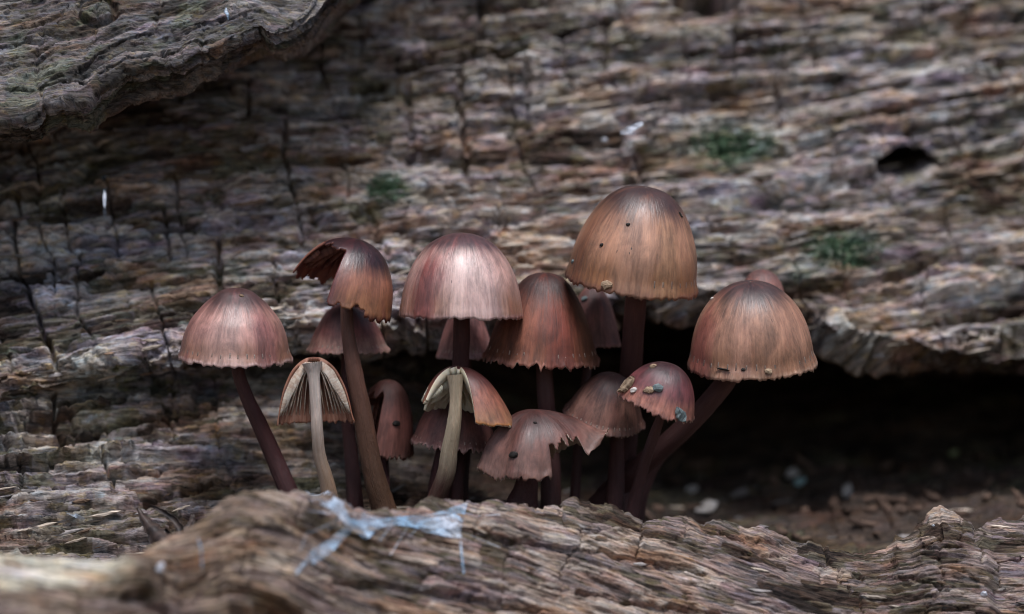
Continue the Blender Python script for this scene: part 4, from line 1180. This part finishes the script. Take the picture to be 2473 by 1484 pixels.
def build_silk():
    root = thing('spider_web', P(930, 1260, -20), 'bluish-white spider silk sheet stretched over the hump of the split log', 'spider web')
    link('silk_sheet', drape('silk_sheet', [(735, 1182), (800, 1198), (850, 1224), (915, 1250), (985, 1246), (1050, 1240), (1100, 1222), (1131, 1212)],
                             [(742, 1196), (790, 1226), (840, 1268), (885, 1302), (915, 1275), (985, 1272), (1050, 1290), (1108, 1302)], 0.6), SILK, root)
    link('silk_sheet', drape('silk_sheet', [(845, 1262), (810, 1290), (780, 1312), (745, 1335)], [(862, 1272), (830, 1302), (800, 1335), (755, 1365)], 0.5, 24, 6), SILK, root)
    link('silk_strand', strand('silk_strand', [(760, 1330), (735, 1362), (715, 1385)], 0.28), SILK, root)
    link('silk_strand', strand('silk_strand', [(1112, 1290), (1114, 1330), (1120, 1385)], 0.22), SILK, root)
    link('silk_strand', strand('silk_strand', [(478, 1300), (486, 1330), (488, 1380)], 0.08), SILK, root)
    for k in range(16):
        x0 = RNG.uniform(735, 1110); y0 = RNG.uniform(1200, 1290); an = RNG.uniform(-0.6, 0.9) if k % 2 else RNG.uniform(1.6, 2.6); ln = RNG.uniform(60, 170)
        link('silk_strand', strand('silk_strand', [(x0, max(y0, 1235)), (x0 + .5 * ln * math.cos(an), max(1238, y0 + .5 * ln * math.sin(an) * .6)), (x0 + ln * math.cos(an), max(1242, y0 + ln * math.sin(an) * .6))], 0.045, 0.9), SILK, root)
    r2 = thing('spider_web', hit(1530, 312)[0], 'silvery scrap of web stuck to the log above the tallest mushroom', 'spider web')
    link('silk_sheet', drape('silk_sheet', [(1496, 318), (1512, 308), (1535, 298), (1552, 294)], [(1499, 326), (1515, 324), (1538, 312), (1554, 302)], 0.5, 24, 8), SILK, r2)
    r3 = thing('spider_web', hit(252, 480)[0], 'thin blue-white silk thread hanging on the log beneath the overhang', 'spider web')
    link('silk_strand', strand('silk_strand', [(250, 425), (252, 470), (253, 525)], 0.18), SILK, r3)
    link('silk_sheet', drape('silk_sheet', [(252, 460), (249, 476), (250, 490), (253, 503)], [(253, 460), (257, 474), (256, 491), (254, 503)], 0.6, 14, 5), SILK, r3)
    r4 = thing('spider_web', hit(185, 1250)[0], 'wisp of bluish silk low on the log near the dark leaf scraps', 'spider web')
    link('silk_sheet', drape('silk_sheet', [(158, 1236), (180, 1240), (205, 1252)], [(160, 1240), (184, 1252), (204, 1262)], 0.6, 14, 5), SILK, r4)
    r5 = thing('spider_web', hit(545, 28)[0], 'bright white tuft of silk on the grey overhanging wood', 'spider web')
    link('silk_sheet', drape('silk_sheet', [(545, 18), (541, 28), (546, 36), (551, 50)], [(547, 18), (551, 30), (554, 38), (552, 50)], 0.4, 14, 5), SILK, r5)
build_silk()

def build_drops():
    m = NT('water_drop'); m.set(col=(0.85, 0.9, 1.0), rough=0.06, spec=1.0, trans=0.55)
    for i, (dx, dy, r, lab) in enumerate([(383, 1370, .75, 'bright round water droplet on the brown flank of the split log'), (2376, 1434, .42, 'tiny water droplet on the cracked end of the split log'), (1522, 322, .6, 'water droplet caught in the silvery web scrap'),
                                 (1545, 300, .45, 'small water droplet at the tip of the silvery web scrap'), (1459, 340, .45, 'lone water droplet on the log beside the silvery web scrap'), (2254, 1270, .2, 'minute droplet on the peak of the split log')]):
        p, n, ob = hit(dx, dy)
        if p is None: continue
        me = crumb_mesh('water_droplet', r, 900 + i, 0.8, 3)
        for pl in me.polygons: pl.use_smooth = True
        o = put('water_droplet', me, m.m, p + np.array(n) * r * .4, orient(n, (1, 0, .1)))
        tag(o, lab, 'droplet')
build_drops()

def build_leaf_scraps():
    m = obj_material('dead_leaf', (0.012, 0.008, 0.007), (0.06, 0.038, 0.030), 0.55, 0.5, 500, .2)
    def blade(path, wid, curl, y0, y1, lab):
        n = 16; c = catmull(path, n); w = catmull(np.array(wid, float)[:, None], n)[:, 0]
        V = []
        for i in range(n):
            d = c[min(i + 1, n - 1)] - c[max(i - 1, 0)]; d = d / np.linalg.norm(d); s = np.array([-d[1], d[0]])
            y = y0 + (y1 - y0) * i / (n - 1)
            for k in np.linspace(-1, 1, 5):
                q = c[i] + s * k * w[i] * .5 * (1 + .2 * math.sin(i * 2.3 + k))
                V.append(P(q[0], q[1], y + curl * k * k * w[i] * .03 + .15 * math.sin(i * 1.7 + k * 2)))
        V = np.array(V); V2 = V + np.array([0.03, .14, 0.03]); F = grid_faces(n, 5); n0 = len(V)
        idx = np.arange(n0).reshape(n, 5)
        ring = np.concatenate([idx[:, 0], idx[-1, 1:], idx[::-1, -1][1:], idx[0, ::-1][1:-1]])
        side = [[ring[i], ring[(i + 1) % len(ring)], ring[(i + 1) % len(ring)] + n0, ring[i] + n0] for i in range(len(ring))]
        o = link('dead_leaf', mesh_np('dead_leaf', np.vstack([V, V2]), np.vstack([F, F[:, ::-1] + n0, side])), m)
        tag(o, lab, 'leaf')
    blade([(331, 1226), (350, 1258), (372, 1285), (395, 1310), (410, 1335)], [5, 22, 40, 58, 40], 1.5, -13, -20, 'dark pointed leaf scrap standing up beside the hump of the split log')
    blade([(362, 1221), (395, 1238), (425, 1262), (436, 1290), (440, 1330)], [4, 12, 16, 22, 26], -1, -12, -18, 'thin dark curled leaf strip next to the pointed leaf scrap')
    blade([(466, 1242), (462, 1262), (448, 1282), (436, 1310)], [8, 14, 16, 20], 1, -13, -18, 'short black leaf tip leaning towards the hump')
build_leaf_scraps()

def build_crumbs():
    soil = obj_material('soil_crumb', (0.16, 0.10, 0.06), (0.42, 0.31, 0.21), .85, .3, 1600, .2)
    grey = obj_material('grey_flake', (0.06, 0.085, 0.09), (0.20, 0.25, 0.25), .6, .5, 1600, .1)
    wht = obj_material('white_crumb', (0.45, 0.40, 0.36), (0.72, 0.68, 0.64), .8, .3, 1600, .1)
    blk = obj_material('black_speck', (0.008, 0.007, 0.006), (0.03, 0.024, 0.02), .6, .4, 1600, .1)
    J = [(1517, 932, 'c', 1.7, soil, 'long brown crumb on the shoulder of the purple-brown cap', 1, .35), (1531, 943, 'b', .5, wht, 'white crumb next to the long brown one on the purple-brown cap', 1, 0), (1568, 943, 'c', .95, soil, 'tan flake in the middle of the purple-brown cap', 1, 0),
         (1590, 938, 'b', .75, grey, 'grey crumb beside the tan flake on the purple-brown cap', 1, 0), (1577, 886, 'b', .5, soil, 'brown crumb near the crown of the purple-brown cap', 1, 0), (1642, 1002, 'c', 1.45, grey, 'large grey flake hanging from the rim of the purple-brown cap', 1, -.9),
         (1466, 690, 'b', .75, soil, 'pale soil crumb at the rim of the tallest mushroom', 1, 0), (1384, 632, 'b', .35, grey, 'greenish grain on the edge of the tallest mushroom', 1, 0), (1855, 897, 'b', .5, soil, 'pale crumb stuck to the rim of the wide tan-brown cap', 1, 0),
         (1748, 893, 'c', 1.1, blk, 'thin black twig fragment on the wide tan-brown cap', .25, -.25), (1517, 543, 'b', .28, blk, 'black speck on the upper half of the honey-brown bell cap', 1, 0), (1453, 592, 'b', .28, blk, 'black speck low on the side of the honey-brown bell cap', 1, 0),
         (1643, 520, 'c', .5, blk, 'black oval speck on the shoulder of the honey-brown bell cap', .5, -1.0), (1240, 1099, 'b', .62, blk, 'round black dot on the crumpled greyish-pink cap', 1, 0), (1292, 1022, 'b', .25, blk, 'small dark grain near the top of the crumpled cap', 1, 0),
         (956, 1023, 'b', .55, blk, 'black dot on the dull pink torn mushroom', 1, 0), (583, 715, 'b', .3, soil, 'brown grain on the crown of the pinkish-tan domed mushroom', 1, 0), (1412, 722, 'b', .5, grey, 'grey grain on the side of the matt russet cap', 1, 0), (1180, 778, 'c', .6, blk, 'tiny black sliver under the rim of the pearly cap', .4, .1),
         (1795, 893, 'b', .3, blk, 'black grain at the rim of the wide tan-brown cap', 1, 0), (1720, 722, 'b', .25, wht, 'tiny white grain on the shoulder of the wide tan-brown cap', 1, 0)]
    for i, (dx, dy, k, r, mt, lab, ws, rot) in enumerate(J):
        p, n, ob = hit(dx, dy)
        if p is None or ob.parent in (LOG, SLAB): continue
        if k == 'c': me = chip_mesh('crumb', r * 2, r * 1.1 * ws, r * .35, 950 + i)
        else: me = crumb_mesh('crumb', r, 950 + i, .7)
        o = put('crumb', me, mt, p + np.array(n) * r * .2, orient(n, (math.cos(rot), 0, math.sin(rot))))
        tag(o, lab, 'crumb')
build_crumbs()
